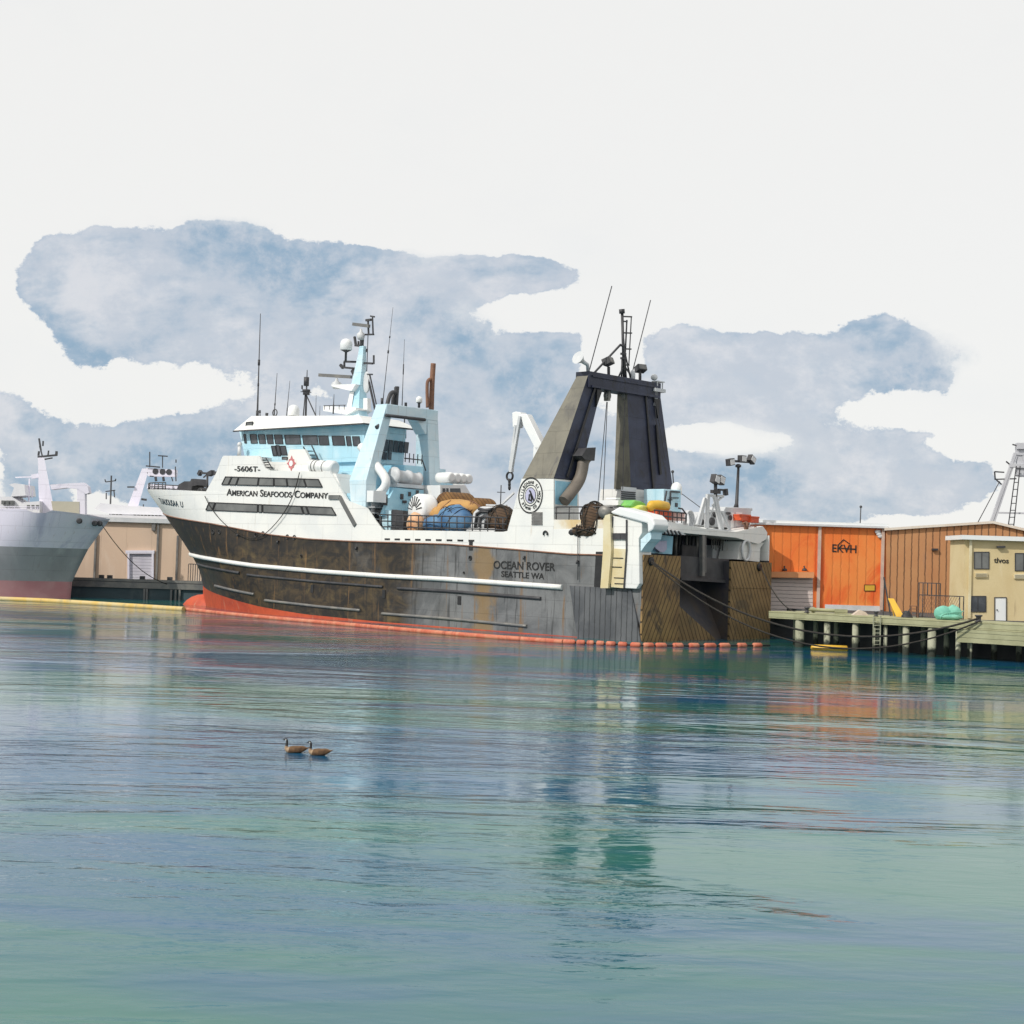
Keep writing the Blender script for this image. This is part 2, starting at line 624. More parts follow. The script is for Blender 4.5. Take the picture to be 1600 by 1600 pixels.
# ------------------------------------------------------------------ water
def water_material():
    mt = bpy.data.materials.new('harbour water')
    mt.use_nodes = True
    t = mt.node_tree
    t.nodes.clear()
    k = NB(t)
    tc = k.n('ShaderNodeTexCoord').outputs['Object']
    p = k.n('ShaderNodeBsdfPrincipled')
    out = k.n('ShaderNodeOutputMaterial')
    k.link(p.outputs[0], out.inputs[0])
    n = k.noise(tc, .05, 6, .6, .8, (.45, 1, 1))
    ws = k.n('ShaderNodeSeparateXYZ')
    k.link(tc, ws.inputs[0])
    # far colour carries the navy of the hull's reflection, greener shallows towards the near shore
    yy_ = k.math('ADD', ws.outputs[1], k.math('MULTIPLY_ADD', n, 50, -25))
    sh = k.math('SUBTRACT', 1.0, k.smooth(yy_, 22, 68))
    col = k.mix(k.smooth(n, .42, .6), (.002, .038, .215), (.004, .052, .200))
    col = k.mix(sh, col, k.mix(k.smooth(k.noise(tc, .11, 5, .6, .5, (.3, 1, 1)), .42, .6), (.007, .085, .175), (.018, .135, .110)))
    k.link(col, p.inputs['Base Color'])
    p.inputs['Roughness'].default_value = .07
    p.inputs['IOR'].default_value = 1.34
    big = k.noise(tc, .16, 2, .5, .3, (.35, 1, 1))
    mid = k.noise(tc, .75, 3, .5, .4, (.38, 1, 1))
    fine = k.noise(tc, 3.2, 3, .5, .2, (.5, 1, 1))
    # calm slicks and ruffled cat's paws
    ruf = k.smooth(k.noise(tc, .075, 5, .6, .7, (.28, 1, 1)), .47, .60)
    amp = k.math('MULTIPLY_ADD', ruf, 1.0, .28)
    # livelier wavelets in the open water, calmer in the lee of the hull
    opn = k.math('SUBTRACT', 1.0, k.smooth(ws.outputs[1], 26, 72))
    amp = k.math('MULTIPLY', amp, k.math('MULTIPLY_ADD', opn, 2.3, .55))
    h = k.math('ADD', k.math('MULTIPLY', big, .055), k.math('MULTIPLY', k.math('MULTIPLY', mid, .050), amp))
    h = k.math('ADD', h, k.math('MULTIPLY', k.math('MULTIPLY', fine, .015), amp))
    bp = k.n('ShaderNodeBump')
    bp.inputs['Distance'].default_value = .5
    bp.inputs['Strength'].default_value = 1
    k.link(h, bp.inputs['Height'])
    k.link(bp.outputs[0], p.inputs['Normal'])
    return mt


o = MB().add([(-6000, -300, 0), (6000, -300, 0), (6000, 9000, 0), (-6000, 9000, 0)], [(0, 1, 2, 3)]).build('water', water_material())
tag(o, kind='structure')

# ------------------------------------------------------------------ trawler
ship = empty('trawler', None, 'big black hulled trawler with white upperworks and dark stern gantry, lettered OCEAN ROVER', 'fishing ship', frame=SHIP)


def interp(tab, x):
    if x <= tab[0][0]:
        return tab[0][1]
    for (a, p), (c, q) in zip(tab, tab[1:]):
        if x <= c:
            return p + (q - p) * (x - a) / (c - a)
    return tab[-1][1]


STEM = [(-4, 68), (0, 70.0), (1.9, 70.0), (3.66, 70.74), (5.09, 71.82), (6.9, 73.81), (10.6, 78.15), (13.12, 81.6), (14, 82.5)]
ZB = [(0, 6.75), (7.5, 6.75), (14, 7.05), (22, 7.37), (34, 7.44), (41, 7.6), (47, 7.96), (56.7, 9.0), (70, 10.0), (77.8, 10.6), (82, 11)]
BOOT = [(0, .02), (30, .1), (41, .3), (49, .75), (58, 1.45), (66, 1.95), (71, 2.3)]
ZT = [(0, 8.95), (14, 8.7), (15, 8.5), (30.6, 8.55), (32.3, 10.5), (35.7, 11.35), (57.8, 12.35), (73, 12.85), (81.6, 13.12)]


def hbr(x, z):
    s = max(0, min(1, z / 12))
    x0 = 43 + 15 * s
    xe = interp(STEM, z)
    if x <= x0:
        y = HB
    else:
        q = min(1, (x - x0) / (xe - x0))
        y = HB * (1 - q ** (1.75 + .5 * s))
    if x < 8 and z < 3:      # the run narrows under the stern
        y -= (8 - x) / 8 * (3 - z) * .12
    return max(0, y)


def loft(mb, zfun, rows, N=90, x_end=1.0, t0=0):
    """zfun(f, x) gives the height of row f; both sides of the hull"""
    for side in (1, -1):
        vs, fs = [], []
        for i in range(N + 1):
            t = t0 + (x_end - t0) * i / N
            for f in rows:
                x = t * 75
                for _ in range(8):
                    z = zfun(f, x)
                    x = t * interp(STEM, z)
                vs.append((x, side * hbr(x, z), z))
        R = len(rows)
        for i in range(N):
            for j in range(R - 1):
                a = i * R + j
                fs.append((a, a + R, a + R + 1, a + 1))
        mb.add(vs, fs, smooth=True)


hb_ = MB()
loft(hb_, lambda f, x: interp(BOOT, x) + f * (interp(ZB, x) - interp(BOOT, x)), [i / 10 for i in range(11)])
hb_.cur = 1
loft(hb_, lambda f, x: -2.5 + f * (interp(BOOT, x) + 2.5), [0, .4, .7, 1])
hb_.blob((69.9, 0, -1.35), (3.9, 1.8, 2.6), 20, 12)
hull = hb_.build('hull', [hullmat, red], ship)

bw = MB()
loft(bw, lambda f, x: interp(ZB, x) + f * (interp(ZT, x) - interp(ZB, x)), [0, .35, .7, 1], 120)
bul = bw.build('bulwark', white, ship)
sd = bul.modifiers.new('thickness', 'SOLIDIFY')
sd.thickness = .12
sd.offset = -1
for o_ in (hull, bul):
    es = o_.modifiers.new('edges', 'EDGE_SPLIT')
    es.split_angle = math.radians(32)
# decks
dk = MB()
N = 40
pts = []
for i in range(N + 1):
    x = 31 + (79.5 - 31) * i / N
    z = interp(ZT, x) - .9 if x > 33 else 7.6
    pts.append((x, max(.02, hbr(x, z) - .14), z))
vs = [p for q in pts for p in (q, (q[0], -q[1], q[2]))]
dk.add(vs, [(2 * i, 2 * i + 1, 2 * i + 3, 2 * i + 2) for i in range(N)])
dk.bx(5.2, 31.2, -8.7, 8.7, 7.0, 7.25)
dk.build('deck', deckmat, ship)


def along(mb, zt, x0, x1, r, out=.08, n=60, sx=1.0, side=1):
    path = []
    for i in range(n + 1):
        x = x0 + (x1 - x0) * i / n
        z = interp(zt, x)
        path.append((x, side * (hbr(x, z) + out), z))
    mb.tube(path, r, 8, sx=sx)


RUB = [(0, 3.8), (8, 4.0), (14, 4.12), (22, 4.27), (30, 4.32), (39, 4.49), (49, 4.8), (58, 5.3), (65, 5.6), (72.4, 5.8)]
q = MB()
along(q, RUB, 8.2, 71.9, .23, .05)
q.build('rubbing_strake', white, hull)
for (a, c, dz, r) in [(66.5, 52, -.95, .14), (60, 49.5, -2.9, .14), (47.5, 33, -3.35, .14), (30, 12, -3.45, .14), (28, 10.5, -1.05, .15), (50.5, 30, -1.0, .13)]:
    q = MB()
    along(q, [(x, z + dz) for x, z in RUB], c, a, r, .03, 40)
    q.build('fender_strip', dark if dz > -2 else steel, hull)
q = MB()
along(q, [(x, z - .02) for x, z in ZB], 1, 77, .07, .04, 80)
q.build('sheer_strip', rustbrown, hull)
for (px, py, r) in [(333, 831, .26), (343, 831, .26), (400, 836, .26), (411, 834, .26), (449, 839, .26), (460, 840, .26), (735, 872, .22), (471, 869, .2), (725, 895, .12)]:
    p = SY(px, py, HB)
    y = hbr(p.x, p.z)
    for _ in range(5):
        p = SY(px, py, y)
        y = hbr(p.x, p.z)
    q = MB()
    q.lathe((p.x, y - .1, p.z), [(r * .7, .0), (r, .0), (r, .14), (r * .75, .16), (r * .7, .1)], (0, 1, 0), 14)
    q.build('hawsehole', black, hull)
for (px, py) in [(488, 920), (600, 928), (718, 938), (736, 853)]:
    p = SY(px, py, HB)
    q = MB().box((p.x, HB, p.z), (.42, .1, .75))
    q.build('discharge_port', black, hull)


def text(body, name, origin, xdir, zdir, size, mt, parent, small=None, frame=None, extr=.015, align='LEFT', xs=1.0):
    cu = bpy.data.curves.new('tmp', 'FONT')
    cu.body = body
    cu.size = size
    cu.extrude = extr
    cu.align_x = align
    cu.offset = size * .012
    if small:
        cu.small_caps_scale = .78
        for i, ch in enumerate(body):
            if ch.islower():
                cu.body_format[i].use_small_caps = True
    ob = bpy.data.objects.new('tmp', cu)
    C.objects.link(ob)
    dg = bpy.context.evaluated_depsgraph_get()
    me = bpy.data.meshes.new_from_object(ob.evaluated_get(dg))
    C.objects.unlink(ob)
    bpy.data.objects.remove(ob)
    X, Z = V(xdir).normalized(), V(zdir).normalized()
    Y = X.cross(Z) * -1
    nrm = X.cross(Z)
    mb = MB()
    vs = []
    for v in me.vertices:
        vs.append(V(origin) + X * v.co.x * xs + Z * v.co.y + nrm * v.co.z)
    polys = [tuple(p.vertices) for p in me.polygons]
    co = [v.co.x for v in me.vertices]
    bpy.data.meshes.remove(me)
    nw = len(body.split())
    par = list(range(len(vs)))
    def find(i):
        while par[i] != i:
            par[i] = par[par[i]]
            i = par[i]
        return i
    for p in polys:
        for i in p[1:]:
            par[find(i)] = find(p[0])
    isl = {}
    for i in range(len(vs)):
        r = find(i)
        a, c = isl.get(r, (1e9, -1e9))
        isl[r] = (min(a, co[i]), max(c, co[i]))
    iv = sorted(isl.values())
    gaps, end = [], iv[0][1]
    for a, c in iv[1:]:
        if a > end:
            gaps.append((a - end, (a + end) / 2))
        end = max(end, c)
    cuts = sorted(g[1] for g in sorted(gaps)[::-1][:nw - 1])
    word = [sum(x > c for c in cuts) for x in co]
    objs = []
    for wd in range(nw):
        mb = MB()
        ids = [i for i in range(len(vs)) if word[i] == wd]
        mp = {i: k for k, i in enumerate(ids)}
        mb.add([vs[i] for i in ids], [tuple(mp[i] for i in p) for p in polys if word[p[0]] == wd])
        objs.append(mb.build(name, mt, parent, frame))
    return objs


# shape: text between two px points of the port plane
def hull_text(body, pa, pb, y, hpx, mt, parent, small=None):
    a, c = SY(*pa, y), SY(*pb, y)
    top = SY(pa[0], pa[1] - hpx, y)
    size = (top.z - a.z) / .70
    d = c - a
    o = text(body, 'lettering', a, d, (0, 0, 1), size, mt, parent, small)
    # fit the width
    dn = d.normalized()
    vv = [v for q_ in o for v in q_.data.vertices]
    xs = [(v.co - a).dot(dn) for v in vv]
    k, x0 = d.length / (max(xs) - min(xs)), min(xs)
    for v in vv:
        r = (v.co - a).dot(dn)
        v.co += dn * ((r - x0) * k - r)
    return o


hull_text('OCEAN ROVER', (771, 888), (867, 892), HB + .03, 12, ink, hull)
hull_text('SEATTLE WA', (783, 901), (850, 905), HB + .03, 9, ink, hull)
def hullpt(px, py):
    y = 3.0
    for _ in range(40):
        p = SY(px, py, y)
        y = .5 * y + .5 * hbr(p.x, p.z)
    return p
ha, hc = hullpt(252, 787), hullpt(287, 793)
objs = text('TUAUOUSAA  U', 'lettering', (0, 0, 0), (1, 0, 0), (0, 1, 0), 1.0, bluetxt, bul)
vv = [v for o in objs for v in o.data.vertices]
xm = max(v.co.x for v in vv)
for v in vv:
    f = v.co.x / xm
    x = ha.x + (hc.x - ha.x) * f
    z = ha.z + (hc.z - ha.z) * f + v.co.y * .9
    v.co = (x, hbr(x, z) + .04, z)

for i in range(9):        # freeing ports along the white bulwark
    x = 18.5 + i * 1.35
    MB().bx(x, x + .7, HB - .02, HB + .03, 7.62, 7.78).build('freeing_port', black, bul)
for x in (3.2, 6.6, 12.5, 33.8, 45.5, 52):
    z = interp(ZB, x)
    MB().tube([(x, HB + .02, z - .55), (x, HB + .16, z - .6), (x, HB + .16, z - .8)], .1, 8).build('scupper', dark, hull)

# --- superstructure -------------------------------------------------------
Y0 = HB - .02
prof = [SY(*q, HB) for q in [(320, 771), (322, 767), (337, 740), (346, 716), (349, 712), (404, 712), (414, 731), (420, 735), (515, 737), (545, 786), (560, 800), (420, 800)]]
sup = MB().prism([(q.x, Y0, q.z) for q in prof], (0, -.25, 0))
zf = prof[4].z
# block behind the port side plate: front tiers and roof decks
sup.hexa([(57.2, 8.6, 11.3), (57.2, -8.8, 11.3), (35.9, -8.8, 11.3), (35.9, 8.6, 11.3)],
         [(55.0, 8.6, 13.9), (55.0, -8.8, 13.9), (37.6, -8.8, 13.9), (37.6, 8.6, 13.9)])
sup.hexa([(54.9, 8.62, 13.9), (54.9, -8.62, 13.9), (50.6, -8.62, 13.9), (50.6, 8.62, 13.9)],
         [(54.6, 8.62, 15.9), (54.6, -8.62, 15.9), (50.8, -8.62, 15.9), (50.8, 8.62, 15.9)])
sup.prism([(q.x, -Y0, q.z) for q in prof], (0, .25, 0))
sup = sup.build('superstructure', white, ship)
# aft tiers facing the well deck
at = MB()
at.bx(33.2, 36.2, -8.4, 8.3, 7.25, 12.0)
at.bx(36.6, 44, -6.2, 6.6, 12.0, 14.2)
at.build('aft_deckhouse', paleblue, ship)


def px_panel(mb, pts, y, depth=.06, frame_w=0, fmat=1):
    q = [SY(*p, y) for p in pts]
    mb.cur = 0
    mb.prism(q, (0, -depth, 0))
    if frame_w:
        mb.cur = fmat
        for i in range(len(q)):
            mb.bar(q[i] + V((0, .01, 0)), q[(i + 1) % len(q)] + V((0, .01, 0)), frame_w, frame_w)
        mb.cur = 0


def win(pts, y, parent, mt=glass, fw=.09, name='window'):
    mb = MB()
    px_panel(mb, pts, y, .08, fw)
    return mb.build(name, [mt, black], parent)


def row(xa, xb, top, bot, cuts, y, parent, mt):
    """one long raked strip of panes: top and bottom lines in px, cut at fractions"""
    (ax0, ay0, ax1, ay1), (bx0, by0, bx1, by1) = top, bot
    for i in range(len(cuts) - 1):
        f, g = cuts[i], cuts[i + 1]
        gap = .004
        f += gap
        g -= gap
        L = lambda s: (ax0 + (ax1 - ax0) * s, ay0 + (ay1 - ay0) * s)
        B = lambda s: (bx0 + (bx1 - bx0) * s, by0 + (by1 - by0) * s)
        win([L(f), L(g), B(g), B(f)], y, parent, mt)


row(0, 0, (352, 745, 498, 749), (346, 757, 504, 761), [0, .07, .145, .36, .52, .655, .84, 1], HB + .03, sup, glass_grey)
row(0, 0, (326, 785, 519, 793), (321, 797, 526, 805), [0, .055, .40, .435, .75, .79, 1], HB + .03, sup, glass_grey)
hull_text('American Seafoods Company', (354, 774), (512, 779), HB + .03, 10.5, ink, sup, True)
hull_text('-5606T-', (366, 736), (406, 737), HB + .03, 8, ink, sup)
# bent discharge chute strip on the side
q = MB()
cp = [SY(*p, HB + .05) for p in [(514, 777), (531, 777), (555, 821)]]
q.bar(cp[0], cp[1], .14, .42)
q.bar(cp[1], cp[2], .14, .42)
q.build('side_strip', glass_grey, sup)
# ladder, door, emblem on the upper side, and the roof step
up = MB()
pr = [SY(*p, 8.3) for p in [(396, 700), (404, 712), (416, 733), (520, 738), (487, 735), (475, 702), (455, 700), (452, 714), (448, 700), (436, 676), (392, 690)]]
up2 = MB().prism([SY(*p, 7.4) for p in [(406, 721), (446, 722), (453, 702), (476, 702), (493, 737), (415, 736)]], (0, -.3, 0))
up2.build('deckhouse_side', white, ship)
UPW = []
for (a, c, d, e2) in [(424, 697, 430, 712), (431, 696, 436, 712), (437, 697, 446, 711)]:
    UPW.append([(a, c), (d, c), (d + 3, e2), (a + 3, e2)])
for (a, c, d, e2) in [(441, 714, 449, 718)]:
    win([(a, c), (d, c), (d, e2), (a, e2)], 7.45, sup, glass_grey, .06)
q = MB()
c0 = SY(455, 724, 7.46)
dd = [V((0, 0, 1)), V((1, 0, 0))]
k = []
for i in range(16):
    a = 2 * math.pi * i / 16
    r = .78 if i % 4 == 0 else (.50 if i % 2 else .58)
    k.append(c0 + V((math.cos(a) * r * .9, 0, math.sin(a) * r)))
q.prism(k, (0, -.05, 0))
q.cur = 1
q.lathe(c0 - V((0, .02, 0)), [(.22, 0), (.3, .06)], (0, 1, 0), 10)
q.build('emblem', [pinkred, white_clean], sup)
q = MB()
for i in range(4):
    s = i / 3
    a = SY(409 + 9 * s, 719 + 11 * s, 8.5)
    q.box(a, (1.1, .5, .07))
for off in (0, 10):
    q.bar(SY(405 + off, 715, 8.75), SY(416 + off, 733, 8.75), .08)
q.build('ladder', dark, sup)
q = MB()
for i in range(4):
    s = i / 3
    q.box(SY(482 + 10 * s, 705 + 18 * s, 6.75), (1.0, .5, .07))
q.bar(SY(474, 698, 6.9), SY(492, 733, 6.9), .09)
q.bar(SY(487, 696, 6.9), SY(503, 730, 6.9), .09)
q.build('ladder', dark, sup)
# life raft canister
q = MB()
a, c = SY(488, 728, 8.2), SY(518, 731, 8.2)
ax = (c - a)
q.lathe(a, [(.55, 0), (.62, .05), (.62, ax.length * .45), (.66, ax.length * .46), (.66, ax.length * .54), (.62, ax.length * .55), (.62, ax.length * .8), (.72, ax.length * .82), (.72, ax.length * 1.12), (.5, ax.length * 1.2)], ax, 18)
q.cur = 1
for f in (.15, .32, .7):
    q.lathe(a + ax * f, [(.635, 0), (.64, .02), (.64, .07), (.635, .09)], ax, 18)
q.box(a + ax * .5 - V((0, 0, .75)), (ax.length * .8, .9, .2))
q.build('life_raft_canister', [white_clean, black], ship)

# --- wheelhouse ------------------------------------------------------------
YW = 6.0
def SYW(px, py):
    return SY(px, py, YW)
wh_pts = [SYW(*p) for p in [(374, 671), (386, 716), (580, 716), (580, 671)]]
xf_top, xf_bot = wh_pts[0].x, wh_pts[1].x
xa = 36.8
zb_, zt_ = 15.2, SYW(480, 672).z + .25
whm = MB()
whm.hexa([(xf_bot, YW, zb_), (xf_bot, -YW, zb_), (45, -YW, zb_), (45, YW, zb_)], [(xf_top, YW, zt_), (xf_top, -YW, zt_), (45, -YW, zt_), (45, YW, zt_)])
whm.hexa([(45, YW, zb_), (45, .6, zb_), (xa, .6, zb_), (xa, YW, zb_)], [(45, YW, zt_), (45, .6, zt_), (xa - .3, .6, zt_), (xa - .3, YW, zt_)])
whm.bx(37, 50, -5.5, 5.6, 13.9, zb_)
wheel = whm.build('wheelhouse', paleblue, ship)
for (a, c) in [(380, 384), (390, 401), (403, 414), (416, 426), (428, 441), (444, 469), (472, 496), (497, 513), (518, 538), (540, 548), (550, 562)]:
    t = (a - 380) / 170
    y1, y2 = 678.5 + 3.5 * t, 692.5 + 4 * t
    win([(a + .5, y1), (c - .5, y1), (c + 1.5, y2), (a + 2.5, y2)], YW + .03, wheel, glass, .05)
for k_ in UPW:
    win(k_, YW + .03, wheel, glass, .07)
for i in range(6):          # windows across the raked front
    y = 4.9 - i * 1.95
    x0, x1 = xf_top + .02, xf_bot + .02
    def fr(z):
        return xf_bot + (xf_top - xf_bot) * (z - zb_) / (zt_ - zb_)
    z0, z1 = 17.2, 18.3
    MB().prism([(fr(z0) + .03, y + .7, z0), (fr(z0) + .03, y - .9, z0), (fr(z1) + .03, y - .9, z1), (fr(z1) + .03, y + .7, z1)], (-.08, 0, 0)).build('window', glass, wheel)
AX = xa - .25
for (a, c) in [(591, 598), (600, 607), (608.5, 615), (616.5, 623), (624.5, 630.5), (632, 639)]:
    t = (a - 591) / 48
    pts = [SX(a, 685 + 6 * t, AX), SX(c, 686 + 6 * t, AX), SX(c - 2, 705 + 4 * t, AX), SX(a - 2, 704 + 4 * t, AX)]
    MB().prism([p - V((.03, 0, 0)) for p in pts], (.08, 0, 0)).build('window', glass, wheel)
for (a, c) in [(589, 596), (598, 605), (607, 612)]:
    pts = [SX(a, 706, AX), SX(c, 707, AX), SX(c - 1, 719, AX), SX(a - 1, 718, AX)]
    MB().prism([p - V((.03, 0, 0)) for p in pts], (.08, 0, 0)).build('window', glass, wheel)
# roof: overhanging brow with sloping top
rf = MB()
zr = zt_
def roofblock(pl, ph, z0, z1a):
    rf.hexa([(x, y, z0) for x, y in pl], [(x, y, z) for (x, y), z in zip(ph, z1a)])
q0 = SY(365, 672, YW + 1.0)
q1 = SY(393, 650, YW + .2)
rf.hexa([(q0.x, YW + 1, zr), (q0.x, -YW - 1, zr), (45, -YW - 1, zr), (45, YW + 1, zr)],
        [(q1.x, YW + .2, q1.z), (q1.x, -YW - .2, q1.z), (45, -YW - .2, zr + 1.15), (45, YW + .2, zr + 1.15)])
rf.hexa([(45, YW + 1, zr), (45, -.3, zr), (xa - 1.1, -.3, zr), (xa - 1.1, YW + 1, zr)],
        [(45, YW + .2, zr + 1.15), (45, 1.0, zr + 1.15), (xa + .4, 1.0, zr + .85), (xa + .4, YW + .2, zr + .85)])
rf.cur = 1
rf.bx(xa - 1.15, q0.x + .05, YW + .96, YW + 1.06, zr - .14, zr)
rf.bx(xa - 1.2, xa - 1.1, -.3, YW + 1.06, zr - .14, zr)
roof = rf.build('roof', [white, dark], wheel)
win([(385, 660), (395, 659), (394, 669), (384, 670)], YW + .75, wheel, glass_grey, .07, 'vent')
zroof = zr + 1.0


def antenna(px0, py0, px1, py1, y, r=.045, parts=(), name='antenna', mt=dark, n=6):
    a, c = SY(px0, py0, y), SY(px1, py1, y)
    mb = MB()
    L = (c - a)
    mb.tube([a - V((0, 0, .7)), a, a + L * .3, c], [r * 1.8, r * 1.8, r * 1.2, r * .6], n)
    for (f, rr, h) in parts:
        p = a + L * f
        mb.tube([p, p + L.normalized() * h], rr, 8)
    return mb.build(name, mt, ship)


antenna(402, 652, 407, 490, 4.5, .06, [(.0, .16, .7), (.3, .1, .3), (.5, .13, .6)])
antenna(428, 655, 433, 583, 4, .04, [(.1, .07, .4), (.3, .08, .25)])
antenna(447, 658, 453, 595, 3.5, .035, [(.25, .06, .3)])
antenna(416, 655, 417, 646, 5.5, .06, [(.6, .16, .3)], 'searchlight')
antenna(406.5, 652, 406, 641, 5.2, .05, [(.6, .1, .3)])
antenna(440, 660, 441, 650, 5.5, .04)
antenna(493, 664, 494, 617, 4, .03)
antenna(499, 665, 500, 634, 4, .03)
antenna(521, 636, 522, 616, 3, .04)
antenna(505, 668, 506, 658, 5, .12)
antenna(513, 669, 513, 660, 5, .12)
antenna(482, 664, 482, 656, 5, .12)
antenna(597, 640, 614, 480, 3, .03, [(.55, .09, .3), (.7, .07, .2)], 'whip_antenna')
antenna(628, 640, 632, 530, 3, .03, [(.5, .06, 1.0)], 'whip_antenna')


def dome(px, py, rad_px, y, hz, name='satellite_dome', base=None):
    c = SY(px, py, y)
    s = (hit(px, py, SW, y + SO.dot(SW)) - CAM).length / F
    r = rad_px * s
    mb = MB()
    mb.lathe(c, [(r * .9, -r * 1.0), (r, -r * .9), (r, 0)] + [(r * math.cos(a), r * .95 * math.sin(a)) for a in [i * math.pi / 16 for i in range(1, 8)]] + [(.01, r * .95)], (0, 0, 1), 22)
    mb.cur = 1
    mb.lathe(c, [(.12, -r * 1.0 - hz), (.12, -r * 1.35), (r * .8, -r * 1.02), (r * .88, -r)], (0, 0, 1), 14)
    return mb.build(name, [white_clean, dark], ship)


dome(459, 641, 9, 3.5, 1.4)
dome(541, 538, 9.3, 2.0, 1.2)
dome(655, 624, 5, 2, .5)
# round direction finder loop
q = MB()
c = SY(429.5, 645, 4.6)
q.tube([c + V((math.cos(i * math.pi / 8) * .36, 0, math.sin(i * math.pi / 8) * .36)) for i in range(17)], .06, 6, False)
q.tube([c - V((0, 0, .36)), c - V((0, 0, 1.2))], .08)
q.build('direction_finder', dark, ship)
# light mast
q = MB()
a = SY(477, 668, 3.2)
t = SY(480, 578, 3.2)
q.tube([a, a + (t - a) * .55, t], [.13, .1, .04], 8)
q.tube([a + V((.5, 0, 0)), a + (t - a) * .6 + V((.18, 0, 0))], .06, 6)
q.bar(SY(479, 618, 3.2), SY(500, 664, 3.2), .09)
for (px, py, r, h) in [(478.5, 603, .28, .9), (478.5, 612, .42, .22), (478.5, 617, .36, .5)]:
    p = SY(px, py, 3.2)
    q.tube([p, p + V((0, 0, h))], r, 10)
q.bar(SY(470, 612, 3.2), SY(486, 613, 3.2), .08)
q.bar(SY(472, 602, 3.2), SY(472, 608, 3.2), .12)
q.build('light_mast', dark, ship)

# --- main mast ---------------------------------------------------------------
YM = 1.0
def P(px, py, y=YM):
    return SY(px, py, y)
q = MB()
mb_, mt_ = P(557, 668), P(570, 542)
def ringat(px, py, w):
    c = P(px, py)
    return [c + V((w, w * .6, 0)), c + V((-w, w * .6, 0)), c + V((-w, -w * .6, 0)), c + V((w, -w * .6, 0))]
secs = [ringat(*a) for a in [(560, 672, 1.5), (557, 645, .95), (560, 606, .72), (563, 580, .56), (566, 552, .36), (567, 541, .32)]]
for a, c in zip(secs, secs[1:]):
    q.hexa(a, c)
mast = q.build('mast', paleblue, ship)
q = MB()
# strut in front and triangular brackets
q.hexa([P(541, 638), P(549, 638), P(549, 638, 1.6), P(541, 638, 1.6)], [P(547, 612), P(553, 612), P(553, 612, 1.6), P(547, 612, 1.6)])
q.prism([P(505, 634, 2.0), P(505, 642, 2.0), P(542, 648, 2.0), P(556, 640, 2.0), P(556, 637, 2.0)], (0, -2.2, 0))
q.prism([P(517, 601, 2.0), P(519, 604, 2.0), P(549, 611, 2.0), P(556, 600, 2.0)], (0, -2.2, 0))
q.prism([P(561, 622), P(574, 622), P(574, 640), P(560, 640)], (0, -.5, 0))
q.build('mast_platform', white_clean, mast)
q = MB()
for y in (2.0, -.2):
    q.bar(P(506, 634, y), P(540, 633, y), .07)
    for px in (507, 515, 522, 530, 538):
        q.bar(P(px, 640, y), P(px, 633.5, y), .06)
q.build('railing', dark, mast)
def radar(p0, p1, base, r=.45):
    m2 = MB()
    a, c = P(*p0, 1.4), P(*p1, 1.4)
    m2.bar(a, c, .28, .32)
    bb = P(*base, 1.4)
    m2.cur = 1
    m2.lathe(bb - V((0, 0, .7)), [(r * .7, 0), (r, .25), (r, .6), (r * .4, .8), (.1, 1.1)], (0, 0, 1), 12)
    return m2.build('radar', [steel, greyw], mast)
radar((499, 586), (549, 589), (526, 597), .5)
radar((552, 506.5), (577, 509.5), (564, 520), .4)
q = MB()
for (a, c, w_) in [((538, 565), (557, 565.5), .2), ((535, 574), (557, 576), .2), ((538, 565), (538, 575), .16), ((532, 570), (536, 575), .26),
                   ((564, 567), (582, 568), .2), ((584, 555), (584, 569), .14), ((555, 539.5), (567, 541), .22), ((554, 526), (556, 539), .2), ((566, 524), (565, 540), .3), ((560, 533), (560, 540), .14),
                   ((563, 523), (584, 522.5), .16), ((575, 500), (576, 523), .14), ((582, 496), (583, 522), .12), ((579, 494), (585, 495), .16), ((572, 500.5), (580, 499.5), .22),
                   ((575, 524), (573, 584), .06), ((573, 545), (573, 550), .14), ((564, 572), (567, 582), .22), ((552, 578), (556, 586), .45),
                   ((574, 585), (586, 640), .16), ((574, 585), (582, 585), .14), ((578, 586), (588, 632), .1), ((549, 612), (549, 637), .16)]:
    q.bar(P(*a), P(*c), w_)
q.build('aerial_arm', dark, mast)
q = MB().blob(P(572.5, 597), (.5, .12, 1.1))
q.build('flag_roll', greyw, mast)

# --- amidships gantry ----------------------------------------------------------
def portal_leg(mb, base, top):
    mb.hexa(base, top)
GX0, GX1 = 33.2, 35.6
def quad(x0, x1, y0, y1, z):
    return [(x0, y0, z), (x0, y1, z), (x1, y1, z), (x1, y0, z)]
zt2 = SX(605, 632, 33.3).z
tyo = SX(603, 632, 33.3).y
tyi = SX(683, 640, 33.3).y
g = MB()
byo = 8.6
# port leg
pl_top = [(33.2, tyo, zt2), (33.2, tyo - .95, zt2), (34.7, tyo - .95, zt2), (34.7, tyo, zt2)]
knee = SX(577, 742, 33.2)
pl_bot = [(33.2, byo, 13.2), (33.2, byo - 1.3, 13.2), (35.6, byo - 1.3, 13.2), (35.6, byo, 13.2)]
g.hexa(pl_bot, pl_top)
g.hexa([(33.2, byo - .1, 8), (33.2, byo - 1.3, 8), (35.0, byo - 1.3, 8), (35.0, byo - .1, 8)], pl_bot)
b_o = SX(690, 780, 33.2).y
sl_top = [(33.2, tyi, zt2), (33.2, tyi + 1.5, zt2), (34.7, tyi + 1.5, zt2), (34.7, tyi, zt2)]
sl_bot = [(33.2, b_o, 11.6), (33.2, b_o + 1.5, 11.6), (35.4, b_o + 1.5, 11.6), (35.4, b_o, 11.6)]
g.hexa(sl_bot, sl_top)
